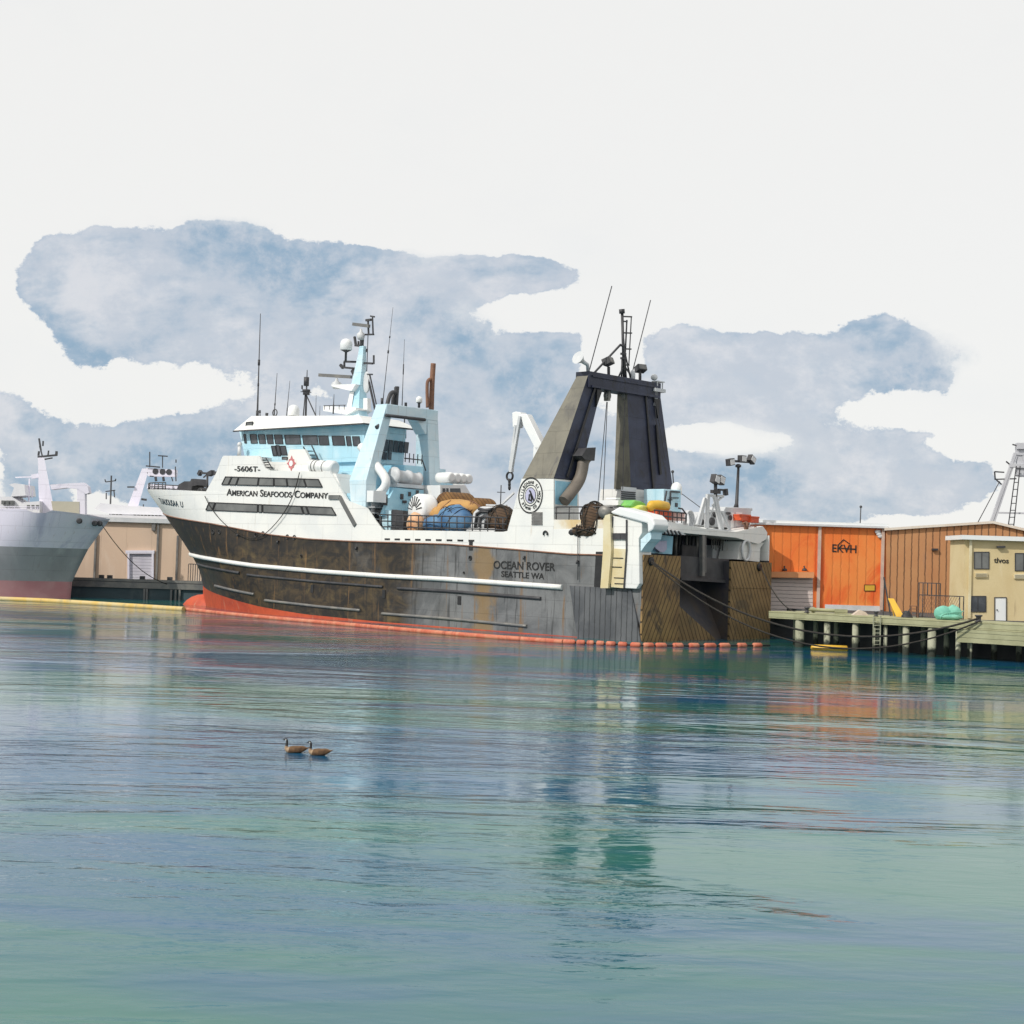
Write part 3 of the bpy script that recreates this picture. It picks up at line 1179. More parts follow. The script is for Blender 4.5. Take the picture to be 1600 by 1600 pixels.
g.hexa([(33.2, b_o, 7.2), (33.2, b_o + 1.5, 7.2), (35.4, b_o + 1.5, 7.2), (35.4, b_o, 7.2)], sl_bot)
g.bx(33.15, 34.75, tyi - .02, tyo + .02, zt2 - 1.0, zt2 + .05)
g.hexa([(33.2, tyi + 1.4, zt2 - 2.4), (33.2, tyi + 1.6, zt2 - 2.4), (34.6, tyi + 1.6, zt2 - 2.4), (34.6, tyi + 1.4, zt2 - 2.4)], [(33.2, tyi + 1.4, zt2 - 1), (33.2, tyi + 2.8, zt2 - 1), (34.6, tyi + 2.8, zt2 - 1), (34.6, tyi + 1.4, zt2 - 1)])
gant = g.build('midship_gantry', mat('white gantry paint with blue shade', (.66, .77, .82), (.50, .69, .78), .25, .5, seams=(2.2, 1.6)), ship, bevel=.06)  # white paint tinted with the blue shade of its aft and inner faces
q = MB()
q.tube([SX(603, 649, 33), SX(664, 656, 33)], .16, 8)
q.build('cross_tube', dark, gant)
def bent(name, path, r, mt, parent=ship, sm=True):
    pts = [V(p) for p in path]
    for _ in range(2):
        nw = [pts[0]]
        for a, c in zip(pts, pts[1:]):
            nw += [a * .75 + c * .25, a * .25 + c * .75]
        nw.append(pts[-1])
        pts = nw
    return MB().tube(pts, r, 10).build(name, mt, parent)
bent('exhaust_pipe', [SX(*p, 33.6) for p in [(588, 668), (600, 660), (607, 622), (612, 612), (619, 614), (619, 605)]], .2, dark, gant)
bent('exhaust_pipe', [SX(*p, 33.9) for p in [(613, 633), (614, 620), (618, 612)]], .16, dark, gant)
bent('exhaust_pipe', [SX(*p, 33.9) for p in [(618.5, 633), (619.5, 618), (620.5, 604)]], .22, dark, gant)
bent('funnel_pipe', [SX(*p, 33.9) for p in [(674, 640), (675, 600), (677, 568)]], .26, rustbrown, gant)
bent('funnel_pipe', [SX(*p, 33.9) for p in [(668, 637), (667, 598), (670, 593), (674, 592)]], .17, rustbrown, gant)
q = MB()
for (px, py0, py1) in [(597, 622, 632), (634, 629, 636)]:
    q.tube([SX(px, py1, 34), SX(px, py0, 34)], .14, 8)
q.build('deck_light', dark, gant)
# small aerials seen through the gantry
q = MB()
for (px, py0, py1) in [(626, 682, 665), (630, 682, 662), (622, 678, 670), (634, 683, 672), (626, 650, 640), (632, 662, 640)]:
    q.tube([SX(px, py1, 38), SX(px, py0 + 2, 38)], .06, 6)
q.build('antenna', dark, ship)
# vent trunk pipe bending down to the well deck
bent('vent_pipe', [SY(*p, 7.2) for p in [(564, 697), (588, 727), (604, 748), (602, 762), (588, 775), (576, 790), (570, 808)]], .42, white_clean)
# aft face equipment between the gantry legs
q = MB()
q.bx(33.0, 36, SX(662, 740, 33).y, SX(631, 740, 33).y, 12.0, SX(640, 727, 33).z)
q.build('winch_cabin', skyblue, ship, bevel=.1)
q = MB()
for i in range(5):
    p = SX(633 + i * 6.5, 722 + i * .8, 33.1)
    q.tube([p, p + V((0, 0, .9))], .05, 6)
a, c = SX(632, 716, 33.1), SX(660, 719, 33.1)
q.tube([a, c, c - V((0, .5, 1.0))], .06, 6)
q.build('railing', dark, ship)
q = MB()
a, c = SX(614, 743, 32.6), SX(655, 750, 32.6)
ax = c - a
q.lathe(a, [(.3, 0), (.85, .05), (.85, .25), (.62, .3), (.62, ax.length * .5), (.75, ax.length * .52), (.75, ax.length * .6), (.6, ax.length * .62), (.6, ax.length * .9), (.75, ax.length * .95), (.3, ax.length)], ax, 16)
q.box((a + c) / 2 - V((0, 0, .8)), (1.3, ax.length, .35))
q.build('winch', greyw, ship)
q = MB()
for i in range(6):
    z = 11.2 - i * .55
    q.bx(32.3, 33.3, SX(612, 780, 33).y - 0, SX(578, 780, 33).y, z, z + .07)
q.bx(33.12, 33.22, 1, 7.9, 7.3, 11.9)
q.build('stair', greyw, ship)
q = MB()
pts = [SX(*p, 31.5) for p in [(616, 762), (662, 766), (662, 812), (597, 806)]]
q.prism(pts, (.4, 0, 0))
q.build('equipment_housing', skyblue, ship)
q = MB()
for (px, py, w_, h_) in [(602, 783, .5, .8), (628, 776, .35, .5), (632, 784, .5, .25), (640, 772, .3, .4), (652, 770, .3, .5)]:
    q.box(SX(px, py, 31.45), (.1, w_, h_))
q.build('control_panel', dark, ship)
q = MB().box(SX(594, 776, 31.2) + V((.5, 0, 0)), (.9, 1.6, 1.05))
q.build('locker', white_clean, ship)
# starboard deckhouse beyond the gantry
q = MB()
a = SX(693, 757, 30)
pts = [SX(*p, 30) for p in [(688, 758), (727, 758), (750, 796), (756, 812), (688, 812)]]
q.prism(pts, (3.4, 0, 0))
sdh = q.build('starboard_deckhouse', white_clean, ship)
for (x0, x1) in [(692, 696), (698, 701), (704, 719)]:
    pts = [SX(*p, 29.95) for p in [(x0, 763), (x1, 763), (x1 + (4 if x1 > 710 else 0), 782), (x0, 782)]]
    MB().prism(pts, (.07, 0, 0)).build('window', glass, sdh)
for i in range(4):
    c = SX(695 + i * 9.3, 746 + i * .9, 31)
    MB().lathe(c - V((1.0, 0, 0)), [(.3, 0), (.46, .05), (.5, .3), (.5, 1.6), (.46, 1.9), (.3, 1.95)], (1, 0, 0), 14).build('life_raft_canister', white_clean, ship)
# --- well deck rail
q = MB()
yr = HB - .1
for f in (806, 816, 825):
    off = (f - 806) / 26
    a, c = SY(590 + off * 10, f - 2, yr), SY(792 - off * 2, f + 3, yr)
    q.tube([a, c], .06, 6)
for i in range(17):
    px = 594 + i * 12
    q.tube([SY(px, 832, yr), SY(px, 804 + i * .25, yr)], .05, 6)
q.build('railing', dark, bul)
q = MB()
for (x0, x1, mt_i) in [(586, 596, 1), (597, 611, 0), (612, 630, 1)]:
    q.cur = mt_i
    pts = [SY(*p, 7.6) for p in [(x0, 796), (x1, 798), (x1, 836), (x0, 836)]]
    q.prism(pts, (0, -.6, 0))
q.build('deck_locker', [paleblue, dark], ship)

# --- stern gantry -------------------------------------------------------------
# white base block of the port leg
g = MB()
pp = [SY(*p, HB) for p in [(815, 748), (865, 748), (865, 864), (786, 858), (793, 828)]]
g.prism([(p.x, HB - .01, p.z) for p in pp], (0, -3.2, 0))
gb = g.build('gantry_base', white, ship)
q = MB()
q.bx(9.46, 9.52, 5.9, 8.7, 9.2, 12.8)
q.build('recess_shade_panel', skyblue, gb)  # sky blue stands for the shade on the block's aft face
XT = 9.5
ptop = [(9.5, 4.85, 22.2), (9.5, 2.75, 22.2), (10.7, 2.75, 22.2), (10.7, 4.85, 22.2)]
pbot = [(9.55, 8.88, 13.0), (9.55, 5.7, 13.0), (13.1, 5.7, 13.0), (13.1, 8.88, 13.0)]
stop = [(9.5, -.3, 22.2), (9.5, -4.9, 22.2), (10.5, -4.9, 22.2), (10.5, -.3, 22.2)]
sbot = [(9.5, -1.3, 12.7), (9.5, -7.5, 12.7), (11.4, -7.5, 12.7), (11.4, -1.3, 12.7)]
def gleg(bot, top):
    mb = MB()
    n0 = len(mb.f)
    mb.hexa(bot, top)
    return mb
# khaki outer plating on the sides, shade painted navy on the fore and aft plates
gl = MB()
def leg(bot, top):
    b_, t_ = [V(p) for p in bot], [V(p) for p in top]
    gl.cur = 1
    gl.add(b_ + t_, [(0, 1, 5, 4), (2, 3, 7, 6), (0, 3, 2, 1), (4, 5, 6, 7)], False)
    gl.cur = 0
    gl.add(b_ + t_, [(1, 2, 6, 5), (3, 0, 4, 7)], False)
leg(pbot, ptop)
leg(sbot, stop)
sg = gl.build('stern_gantry', [tanleg, navy], ship)
q = MB()
q.bx(9.35, 10.85, -5.0, 4.95, 21.0, 22.35)
q.bx(9.2, 9.34, -4.7, 4.6, 21.0, 21.2)
q.bx(9.25, 9.34, -4.7, 4.6, 21.9, 22.05)
q.build('crossbeam', navy, sg)
for (a, c, w1, h1) in [((9.4, 4.0, 21.2), (9.4, 7.3, 13.2), .08, .22), ((9.4, -2.9, 21.2), (9.4, -4.4, 12.9), .08, .2), ((9.4, -4.6, 18.6), (9.4, -5.4, 14.2), .12, .3)]:
    MB().bar(a, c, w1, h1).build('seam_plate', black, sg)
for k in ([(9.3, 3.9, 20.9), (9.3, 3.2, 20.9), (9.3, 3.9, 19.4)], [(9.3, -4.1, 20.9), (9.3, -4.9, 20.9), (9.3, -4.7, 19.2)]):
    MB().prism(k, (.25, 0, 0)).build('bracket', black, sg)
# white base of the starboard leg with louvre
q = MB()
q.hexa([(9.45, -1.3, 9.9), (9.45, -7.9, 9.9), (13.2, -7.9, 9.9), (13.2, -1.3, 9.9)], [(9.45, -1.5, 12.69), (9.45, -7.5, 12.69), (13.1, -7.5, 12.69), (13.1, -1.5, 12.69)])
q.bx(9.6, 13, -7.8, -1.4, 7.2, 9.9)
sgb = q.build('gantry_base', white, ship)
q = MB()
for i in range(7):
    p = SX(982, 769 + i * 3.2, 9.35)
    q.box(p, (.12, 1.9, .1))
q.cur = 1
q.box(SX(982, 779, 9.43), (.05, 2.1, 2.0))
q.build('louvre', [dark, greyw], sgb)
# louvre, seal and shackle on the port base
q = MB()
for i in range(9):
    p = SY(839, 801 + i * 2.3, HB + .03)
    q.box(p, (1.2, .06, .08))
q.build('louvre', louver, gb)
def seal():
    c = SY(829, 774, HB)
    c.y = HB + .01
    mb = MB()
    def ell(r0, r1, th, sx_=1.0):
        n = 48
        k0 = [c + V((math.cos(2 * math.pi * i / n) * r0 * .95, th, math.sin(2 * math.pi * i / n) * r0 * 1.05)) for i in range(n)]
        k1 = [c + V((math.cos(2 * math.pi * i / n) * r1 * .95, th, math.sin(2 * math.pi * i / n) * r1 * 1.05)) for i in range(n)]
        mb.add(k0 + k1, [(i, (i + 1) % n, n + (i + 1) % n, n + i) for i in range(n)])
    mb.cur = 0
    ell(1.34, 1.46, .02)
    ell(.80, .87, .02)
    ell(.60, .65, .03)
    mb.cur = 1
    ell(.01, .6, .012)
    mb.cur = 0
    # dark heraldic tangle in the middle
    for (a, d) in [((-.18, -.45), (.0, .35)), ((.0, .3), (-.35, -.3)), ((.1, .1), (.15, -.45)), ((-.05, .0), (-.42, -.42)), ((.2, -.3), (-.2, -.5)), ((.12, .42), (.02, .3))]:
        p0, p1 = c + V((a[0], .03, a[1])), c + V((d[0], .03, d[1]))
        mb.bar(p0, p1, .03, .13)
    return c, mb
c, mb = seal()
so_ = mb.build('emblem', [ink, lilacglass], gb)
letters = 'BCAEAB SI NOEB GS BUAJE LIIL'
for i, ch in enumerate(letters):
    if ch == ' ':
        continue
    a = math.radians(140 - i * 360 / len(letters))
    rr = .96
    ca, sa = math.cos(a), math.sin(a)
    org = c + V((-ca * rr * .95, .02, sa * rr * 1.05))
    text(ch, 'lettering', org, V((-sa, 0, -ca)), V((-ca, 0, sa)), .33, ink, gb, align='CENTER')
q = MB()
pth = [SY(852, 834, HB + .1) + V((math.cos(a) * .22, 0, math.sin(a) * .22)) for a in [i * math.pi / 6 for i in range(-1, 8)]]
q.tube(pth, .07, 6)
q.build('shackle', black, gb)
# exhaust trunk bending up along the port leg
bent('exhaust_trunk', [SX(*p, 9.0) for p in [(881, 783), (890, 772), (905, 752), (910, 735), (912, 718), (922, 710)]], .5, mat('brown grey trunk', (.17, .145, .12), (.12, .105, .09), .8, .6), sg)
q = MB()
pts = [SX(*p, 8.4) for p in [(909, 712), (917, 700), (931, 699), (929, 720), (914, 718)]]
q.prism(pts, (1.2, 0, 0))
q.build('exhaust_hood', dark, sg)
# things on the crossbeam
for px in (949, 977):
    q = MB()
    p = SX(px, 612, 9.9)
    q.tube([p + V((0, 0, 1.2)), p], .1, 8)
    q.lathe(p - V((.18, 0, .35)), [(.2, 0), (.38, .04), (.38, .3), (.2, .34)], (1, 0, 0), 14)
    q.box(p - V((0, 0, .35)), (.5, .3, .9))
    q.build('hanging_block', steel, sg)
for (p0, p1) in [((948, 628), (934, 790)), ((949, 628), (942, 790)), ((976, 628), (973, 765)), ((1024, 625), (1040, 720)), ((1022, 622), (1034, 740))]:
    MB().tube([SX(*p0, 9.4), SX(*p1, 8.6)], .035, 5).build('wire', dark, sg)
def flood(pbase, ptop, phead, x, size=.7, yaw=0, name='floodlight', par=sg):
    mb = MB()
    a, t = SX(*pbase, x), SX(*ptop, x)
    mb.tube([a, t], .14, 8)
    h = SX(*phead, x)
    rot = Matrix.Rotation(yaw, 3, 'Z') @ Matrix.Rotation(.4, 3, 'Y')
    mb.box(h, (size, size * 1.3, size * .8), rot)
    mb.cur = 1
    mb.box(h + rot @ V((-size * .52, 0, 0)), (.05, size * 1.15, size * .66), rot)
    return mb.build(name, [dark, steel], par, bevel=.05)
flood((951, 586), (951, 573), (950, 565), 9.9, .75, .3)
flood((1000, 594), (1000, 580), (1001, 576), 9.9, .7, -.3)
q = MB()
a, t = SX(919, 582, 9.9), SX(918, 570, 9.9)
q.tube([a, t, SX(908, 563, 9.9)], [.16, .16, .2], 8)
q.lathe(SX(911, 565, 9.9), [(.15, 0), (.35, .4), (.6, .75)], V((0, .9, .35)), 12)
q.build('horn', greyw, sg)
q = MB()
for (p0, p1, r) in [((975, 590), (972, 484), .13), ((978, 590), (974, 530), .1), ((985, 590), (975, 545), .08), ((967, 588), (973, 575), .08), ((989, 592), (978, 575), .08), ((971, 590), (972, 560), .08)]:
    q.tube([SX(*p0, 9.9), SX(*p1, 9.9)], r, 8)
q.tube([SX(972, 490, 9.9), SX(971.5, 483, 9.9)], .26, 8)
for (py, e_) in [(494.5, 987), (502, 980), (520, 987), (545, 986), (570, 983)]:
    q.bar(SX(973, py, 9.9), SX(e_, py + .5, 9.9), .12)
q.tube([SX(986.5, 495, 9.9), SX(982.5, 571, 9.9)], .055, 6)
q.tube([SX(979.5, 500, 9.9), SX(977, 552, 9.9)], .075, 6)
for py in (540, 553, 560):
    q.box(SX(974, py, 9.9), (.3, .5, .18))
q.bar(SX(970, 538, 9.9), SX(929, 582, 9.9), .14)
q.build('aerial_mast', dark, sg)
q = MB()
q.tube([SX(920, 582, 9.9), SX(956, 447, 9.9)], .045, 6)
q.build('whip_antenna', dark, sg)
q = MB()
q.tube([SX(988, 582, 9.9), SX(1016.5, 469, 9.9)], .045, 6)
q.build('whip_antenna', dark, sg)
p = SX(988, 586, 9.9)
MB().lathe(p - V((0, 0, .6)), [(.26, 0), (.27, .7), (.2, .95), (.02, 1.05)], (0, 0, 1), 12).build('antenna_dome', greyw, sg)
q = MB()
p = SX(1026, 606, 9.6)
q.box(p + V((0, -.2, .55)), (.8, .9, .1))
q.box(p + V((0, .05, -.25)), (1.0, 1.5, .3))
for d in (-.45, .3):
    q.box(p + V((-.3, d, .15)), (.08, .08, .9))
    q.box(p + V((.3, d, .15)), (.08, .08, .9))
q.blob(p + V((0, .4, .9)), (.3, .35, .3), 10, 6)
q.box(p + V((0, .3, -1.0)), (.5, .4, 1.3))
q.build('lookout_basket', greyw, sg)

# --- crane forward of the gantry ------------------------------------------------
YC = 6.5
cr = MB()
pts = [SY(*p, YC) for p in [(813, 646), (823, 647), (846, 693), (838, 705), (817, 664)]]
cr.prism(pts, (0, -.7, 0))
a, c = SY(842, 690, YC - .35), SY(826, 802, 4.0)
cr.bar(SY(842, 698, YC - .35), SY(842, 698, YC - .35) - V((0, 0, 9)), .7)
cr.prism([SY(*p, YC + .05) for p in [(800, 645), (805, 643), (813, 644), (815, 652), (811, 652), (807, 668), (801, 667)]], (0, -.8, 0))
crane = cr.build('deck_crane', white_clean, ship, bevel=.04)
q = MB()
q.bar(SY(806, 664, YC), SY(797, 734, YC), .22)
q.bar(SY(813, 650, YC), SY(799, 734, YC), .26)
q.bar(SY(801, 735, YC), SY(797, 735, YC), .3)
q.build('jib', greyw, crane)
q = MB()
cc = SY(796.5, 744, YC)
q.tube([cc + V((math.cos(i * math.pi / 8) * .36, 0, math.sin(i * math.pi / 8) * .36)) for i in range(17)], .1, 6, False)
for py in (752, 757, 762):
    q.blob(SY(796, py, YC), (.13, .13, .25), 8, 6)
q.build('hook', black, crane)
q = MB()
q.tube([SY(782, 792, 5), SY(783, 758, 5)], .05, 6)
q.bar(SY(777, 769, 5), SY(789, 769.5, 5), .07)
q.build('signal_pole', dark, ship)
q = MB()
q.bar(SY(782, 790, 5), SY(803, 770, 5), .16)
q.bar(SY(760, 789, 5), SY(792, 790, 5), .14)
for px in (768, 774, 780, 786):
    q.bar(SY(px, 789, 5), SY(px + 1, 797, 5), .09)
q.build('rail_frame', greyw, ship)

# --- stern quarter ----------------------------------------------------------------
q = MB()
zq = SY(905, 812, HB).z
q.bx(.4, 9.52, 8.55, 8.88, 6.75, SY(905, 812, HB).z)
q.build('quarter_bulwark', ochre, ship)
q = MB()
for z in (.55, 1.05):
    q.tube([(9.4, 8.7, zq + z), (2.2, 8.7, zq + z)], .055, 6)
for i in range(6):
    x = 9.3 - i * 1.4
    q.tube([(x, 8.7, zq), (x, 8.7, zq + 1.05)], .05, 6)
q.build('railing', dark, ship)
# ribbed plating low on the quarter
q = MB()
pts = [SY(*p, HB + .1) for p in [(890, 915), (986, 921), (1001, 1004), (902, 998)]]
mid = [SY(*p, HB + .18) for p in [(894, 960), (992, 962)]]
q.prism(pts, (0, -.25, 0))
q.build('quarter_plating', sheathgrey, ship)
# transom
YP, YS = 4.04, SX(1140, 900, 0).y
q = MB()
q.bx(-.12, .06, YP, HB - .03, -1.5, 6.85)
q.build('transom_panel', sheathbrown, ship)
q = MB()
q.bx(-.12, .06, -HB - .25, YS, -1.5, 6.6)
q.bx(-.16, -.12, -HB - .25, YS, 4.35, 4.5)
q.build('transom_panel', sheathbrown2, ship)
q = MB()
q.add([(.2, YP, -.8), (.2, YS, -.8), (3.4, YS, 5.4), (3.4, YP, 5.4)], [(0, 1, 2, 3)])
q.bx(3.3, 3.5, YS, YP, 5.2, 7.0)
q.bx(.07, 12, YP - .02, YP + .3, -1.5, 6.84)
q.bx(.07, 12, YS - .3, YS + .02, -1.5, 6.58)
q.build('stern_ramp', rampmat, ship)
MB().prism([SX(*p, .35) for p in [(1058, 944), (1124, 1004), (1056, 1007)]], (.4, 0, 0)).build('ramp_cheek', sheathbrown2, ship)
q = MB()
q.prism([SX(*p, .6) for p in [(1062, 868), (1139, 874), (1136, 907), (1062, 902)]], (.35, 0, 0))
q.bar(SX(1062, 904, .5), SX(1137, 909, .5), .3, .22)
q.build('stern_gate', dark, ship)
q = MB()
q.bar(SX(1097, 836, .45), SX(1097, 900, .45), .35)
q.bar(SX(1102, 836, .45), SX(1102, 895, .45), .12)
q.build('gate_post', steel, ship)
for (px, py) in [(1018, 877), (1187, 886)]:
    p = SX(px, py, -.2)
    MB().lathe(p + V((.1, 0, 0)), [(.1, -.0), (.34, .0), (.34, .14), (.2, .16)], (-1, 0, 0), 14).build('fairlead', black, ship)
# machinery wall under the platform
q = MB()
q.prism([SX(*p, 3.6) for p in [(1030, 826), (1190, 846), (1190, 892), (1020, 880)]], (.3, 0, 0))
q.build('winch_bay_wall', navy, ship)
for i in range(9):        # hanging chafing gear and cables in the bay over the ramp
    px = 1046 + i * 5.4
    a = SX(px, 834, 2.9)
    MB().tube([a, a + V((.05, random.uniform(-.1, .1), -.9)), a + V((0, random.uniform(-.15, .15), -1.6 - random.uniform(0, .5)))], random.choice([.07, .11, .16]), 7).build('hanging_cable', random.choice([dark, steel, navy]), ship)
q = MB()
q.prism([SX(*p, 2.6) for p in [(1066, 850), (1090, 853), (1089, 872), (1066, 870)]], (.7, 0, 0))
q.build('winch_housing', dark, ship, bevel=.1)
q = MB()
for i in range(14):
    a = SX(1112 + i * 3.6, 842 + i * .2, 2.2)
    q.bar(a, SX(1112 + i * 3.6 - i * .25, 856 + (i % 3) * 2, 2.2), .07)
q.build('chain_curtain', steel, ship)
q = MB()
c = SX(1116, 865, 3.5)
q.box(c, (1.5, 2.6, 1.4))
q.cur = 1
q.lathe(c + V((-.8, -.3, 0)), [(.5, 0), (.55, .1), (.55, .14)], (1, 0, 0), 12)
q.build('winch', [greyw, black], ship)
q = MB()
c = SX(1132, 866, 3.2)
q.lathe(c + V((-.6, 0, 0)), [(.3, 0), (.8, .05), (.8, .2), (.45, .25), (.45, .9), (.8, .95), (.8, 1.1), (.3, 1.15)], V((1, -.4, 0)), 16)
q.build('cable_drum', steel, ship)
# platform over the ramp
zp1 = 9.75
q = MB()
edge = [SX(*p, .2) for p in [(1016, 810), (1060, 818), (1100, 826), (1150, 831), (1192, 822), (1199, 832), (1198, 842), (1185, 850), (1150, 840), (1060, 832), (1016, 826)]]
q.prism(edge, (6.5, 0, 0))
plat = q.build('stern_platform', white, ship)
q = MB()
pts = [SX(*p, -.6) for p in [(1031, 826), (1065, 831), (1072, 836), (1036, 833)]]
q.prism(pts, (.9, 0, 0))
q.cur = 1
for i in range(5):
    q.bar(SX(1036 + i * 6, 826 + i, -.65), SX(1040 + i * 6, 836, -.65), .1)
q.build('grating', [greyw, dark], plat)
q = MB()
pts = [SX(*p, .5) for p in [(1158, 846), (1194, 848), (1188, 856), (1187, 878), (1152, 874)]]
q.prism(pts, (2.0, 0, 0))
q.build('platform_support', white, ship)
q = MB()
c = SX(1166, 860, .3)
q.tube([c + V((0, math.cos(i * math.pi / 10) * .62, math.sin(i * math.pi / 10) * .85)) for i in range(21)], .13, 8, False)
q.build('life_ring', greyw, ship)
q = MB()
q.bx(.8, 3, -3.5, YS, 6.8, 9.0) if False else None
q.prism([SX(*p, 1.0) for p in [(1018, 834), (1052, 838), (1050, 866), (1014, 864)]], (1.2, 0, 0))
q.build('side_house', skyblue, ship)
q = MB()
pts = [SX(*p, .6) for p in [(1022, 846), (1042, 845), (1042, 858), (1037, 863), (1031, 862), (1024, 856)]]
q.prism(pts, (.5, 0, 0))
q.build('basket', lilacglass, ship)

# gallows column on the port quarter
YG = HB + .42
q = MB()
q.prism([SY(*p, YG) for p in [(957, 806), (1003, 812), (1003, 833), (998, 842), (999, 912), (994, 920), (954, 918)]], (0, -1.6, 0))
col = q.build('gallows', white, ship, bevel=.05)
q = MB()
q.prism([SY(*p, YG + .35) for p in [(943, 806), (953, 803), (955, 860), (950, 919), (938, 919), (942, 862)]], (0, -1.2, 0))
q.build('guide_channel', cream, col)
q = MB()
q.prism([SY(*p, YG + .06) for p in [(958, 857), (979, 858), (975, 919), (953, 917)]], (0, -.1, 0))
q.cur = 1
for (px, py) in [(966, 872), (964, 886), (967, 903), (968, 912)]:
    q.box(SY(px, py, YG + .08), (1.0, .05, .07))
q.build('door', [cream, ink], col)
q = MB()
for (a, c) in [((957, 807), (953, 918)), ((979, 812), (979, 858)), ((979, 858), (975, 919))]:
    q.bar(SY(*a, YG + .08), SY(*c, YG + .08), .1)
for px in (958, 966, 975):
    q.box(SY(px, 838, YG + .08), (.55, .12, .5))
q.build('hinge', dark, col)
q = MB()
q.prism([SY(*p, YG + .25) for p in [(953, 800), (967, 792), (1013, 804), (1020, 811), (1023, 820), (1020, 828), (1012, 833), (1011, 818), (1000, 815), (957, 803)]], (0, -1.9, 0))
q.build('roller_cover', white_clean, col, bevel=.12)
q = MB()
q.prism([SY(*p, YG - .1) for p in [(1012, 833), (1019, 830), (1017, 842), (1008, 852), (1001, 862), (1001, 843)]], (0, -1.3, 0))
q.build('horn_plate', paleblue, col)  # pale blue puts the shading of the white horn into its colour
q = MB()
c = SY(947, 800, YG + .1)
q.lathe(c + V((0, .3, 0)), [(.15, 0), (.5, .04), (.5, .18), (.3, .22), (.3, 1.0), (.5, 1.05), (.5, 1.2), (.15, 1.22)], (.3, -1, 0), 16)
q.build('roller', steel, col)
q = MB()
q.box(SY(959, 786, 6.5), (1.9, 1.2, .4))
q.box(SY(958, 779, 6.5), (1.1, .5, .12))
q.build('hatch', white_clean, ship)
MB().tube([SY(903, 835, 9.1), SY(903, 906, 9.1)], .04, 6).build('wire', dark, ship)
# aft dark gap beside the guide, its shade painted as a black strip
q = MB()
q.prism([SY(*p, HB + .05) for p in [(931, 862), (943, 862), (941, 918), (928, 917)]], (0, -.2, 0))
q.build('gap_shade', black, ship)

# equipment on the platform
def cab(name, pts, x, depth, mt, parent=ship, bevel=.05):
    return MB().prism([SX(*p, x) for p in pts], (depth, 0, 0)).build(name, mt, parent, bevel=bevel)
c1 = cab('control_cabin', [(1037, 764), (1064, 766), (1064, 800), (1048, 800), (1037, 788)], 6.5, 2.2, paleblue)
q = MB()
for (a, c, w_) in [((1042, 767), (1038, 786), .1), ((1048, 768), (1062, 769), .14), ((1049, 778), (1060, 778), .1), ((1048, 767), (1047, 790), .1), ((1044, 781), (1050, 781), .1)]:
    q.bar(SX(*a, 6.4), SX(*c, 6.4), w_)
q.box(SX(1057, 789, 6.45), (.08, .3, .35))
q.build('window', dark, c1)
dm = SX(1057, 762, 7.3)
MB().lathe(dm - V((0, 0, .6)), [(.5, 0), (.5, .6), (.4, .9), (.2, 1.05), (.02, 1.1)], (0, 0, 1), 16).build('satellite_dome', white_clean, ship)
q = MB()
q.tube([SX(1053, 765, 7.5), SX(1051, 738, 7.5)], .06, 6)
q.blob(SX(1051, 737, 7.5), (.14, .14, .14), 8, 6)
q.build('antenna', dark, ship)
q = MB()
for f in (0, 1):
    q.tube([SX(1022, 797 + f * 8, 1.0), SX(1072, 802 + f * 8, 1.0)], .06, 6)
for i in range(8):
    q.tube([SX(1023 + i * 7, 813 + i * .7, 1.0), SX(1023 + i * 7, 797 + i * .7, 1.0)], .05, 6)
q.tube([SX(1060, 794, 1), SX(1066, 795, 1), SX(1072, 803, 1), SX(1072, 815, 1)], .07, 6)
q.build('railing', dark, plat)
q = MB()
for (a, c, w_) in [((1089, 820), (1101, 778), .2), ((1093, 820), (1102, 778), .2), ((1103, 825), (1105, 776), .2), ((1105, 825), (1107, 776), .2), ((1126, 827), (1116, 776), .24), ((1129, 827), (1119, 776), .2),
                   ((1141, 830), (1128, 800), .18), ((1104, 797), (1130, 800), .14), ((1104, 774), (1130, 775.5), .22), ((1113, 790), (1129, 776), .14), ((1108, 809), (1120, 780), .12), ((1105, 827), (1145, 831), .22)]:
    q.bar(SX(*a, 1.6), SX(*c, 1.6), w_)
tri = q.build('tripod_mast', greyw, ship)
q = MB()
q.tube([SX(1118, 776, 1.6), SX(1118, 752, 1.6)], .15, 8)
q.bar(SX(1112, 768, 1.6), SX(1124, 769, 1.6), .3)
q.bar(SX(1122, 765, 1.6), SX(1134, 766, 1.6), .16)
q.bar(SX(1133, 764, 1.6), SX(1134, 774, 1.6), .34)
q.build('light_bracket', dark, tri)
q = MB()
for (px, py) in [(1117.5, 749), (1125.5, 750)]:
    c = SX(px, py, 1.5)
    q.cur = 0
    q.box(c, (.5, .75, .7), Matrix.Rotation(.3, 3, 'X'))
    q.cur = 1
    q.box(c - V((.27, 0, 0)), (.05, .6, .55), Matrix.Rotation(.3, 3, 'X'))
q.build('floodlight', [dark, lamp_glass], tri)
q = MB()
pts = [(1082, 818), (1090, 805), (1098, 800), (1130, 804), (1130, 825), (1098, 822)]
q.prism([SX(*p, 2.6) for p in pts], (1.6, 0, 0))
wn = q.build('winch', greyw, ship, bevel=.15)
for (px, py, r) in [(1109, 803, .15), (1117, 803, .3), (1096, 816, .25), (1112, 815, .35)]:
    MB().lathe(SX(px, py, 2.58), [(r * .6, -.1), (r, -.1), (r, .12), (r * .5, .14)], (-1, 0, 0), 12).build('gauge', dark, wn)
c2 = cab('control_cabin', [(1131, 798), (1134, 792), (1176, 794), (1176, 798), (1174, 798), (1172, 826), (1130, 824)], 2.2, 2.0, greyw)
q = MB()
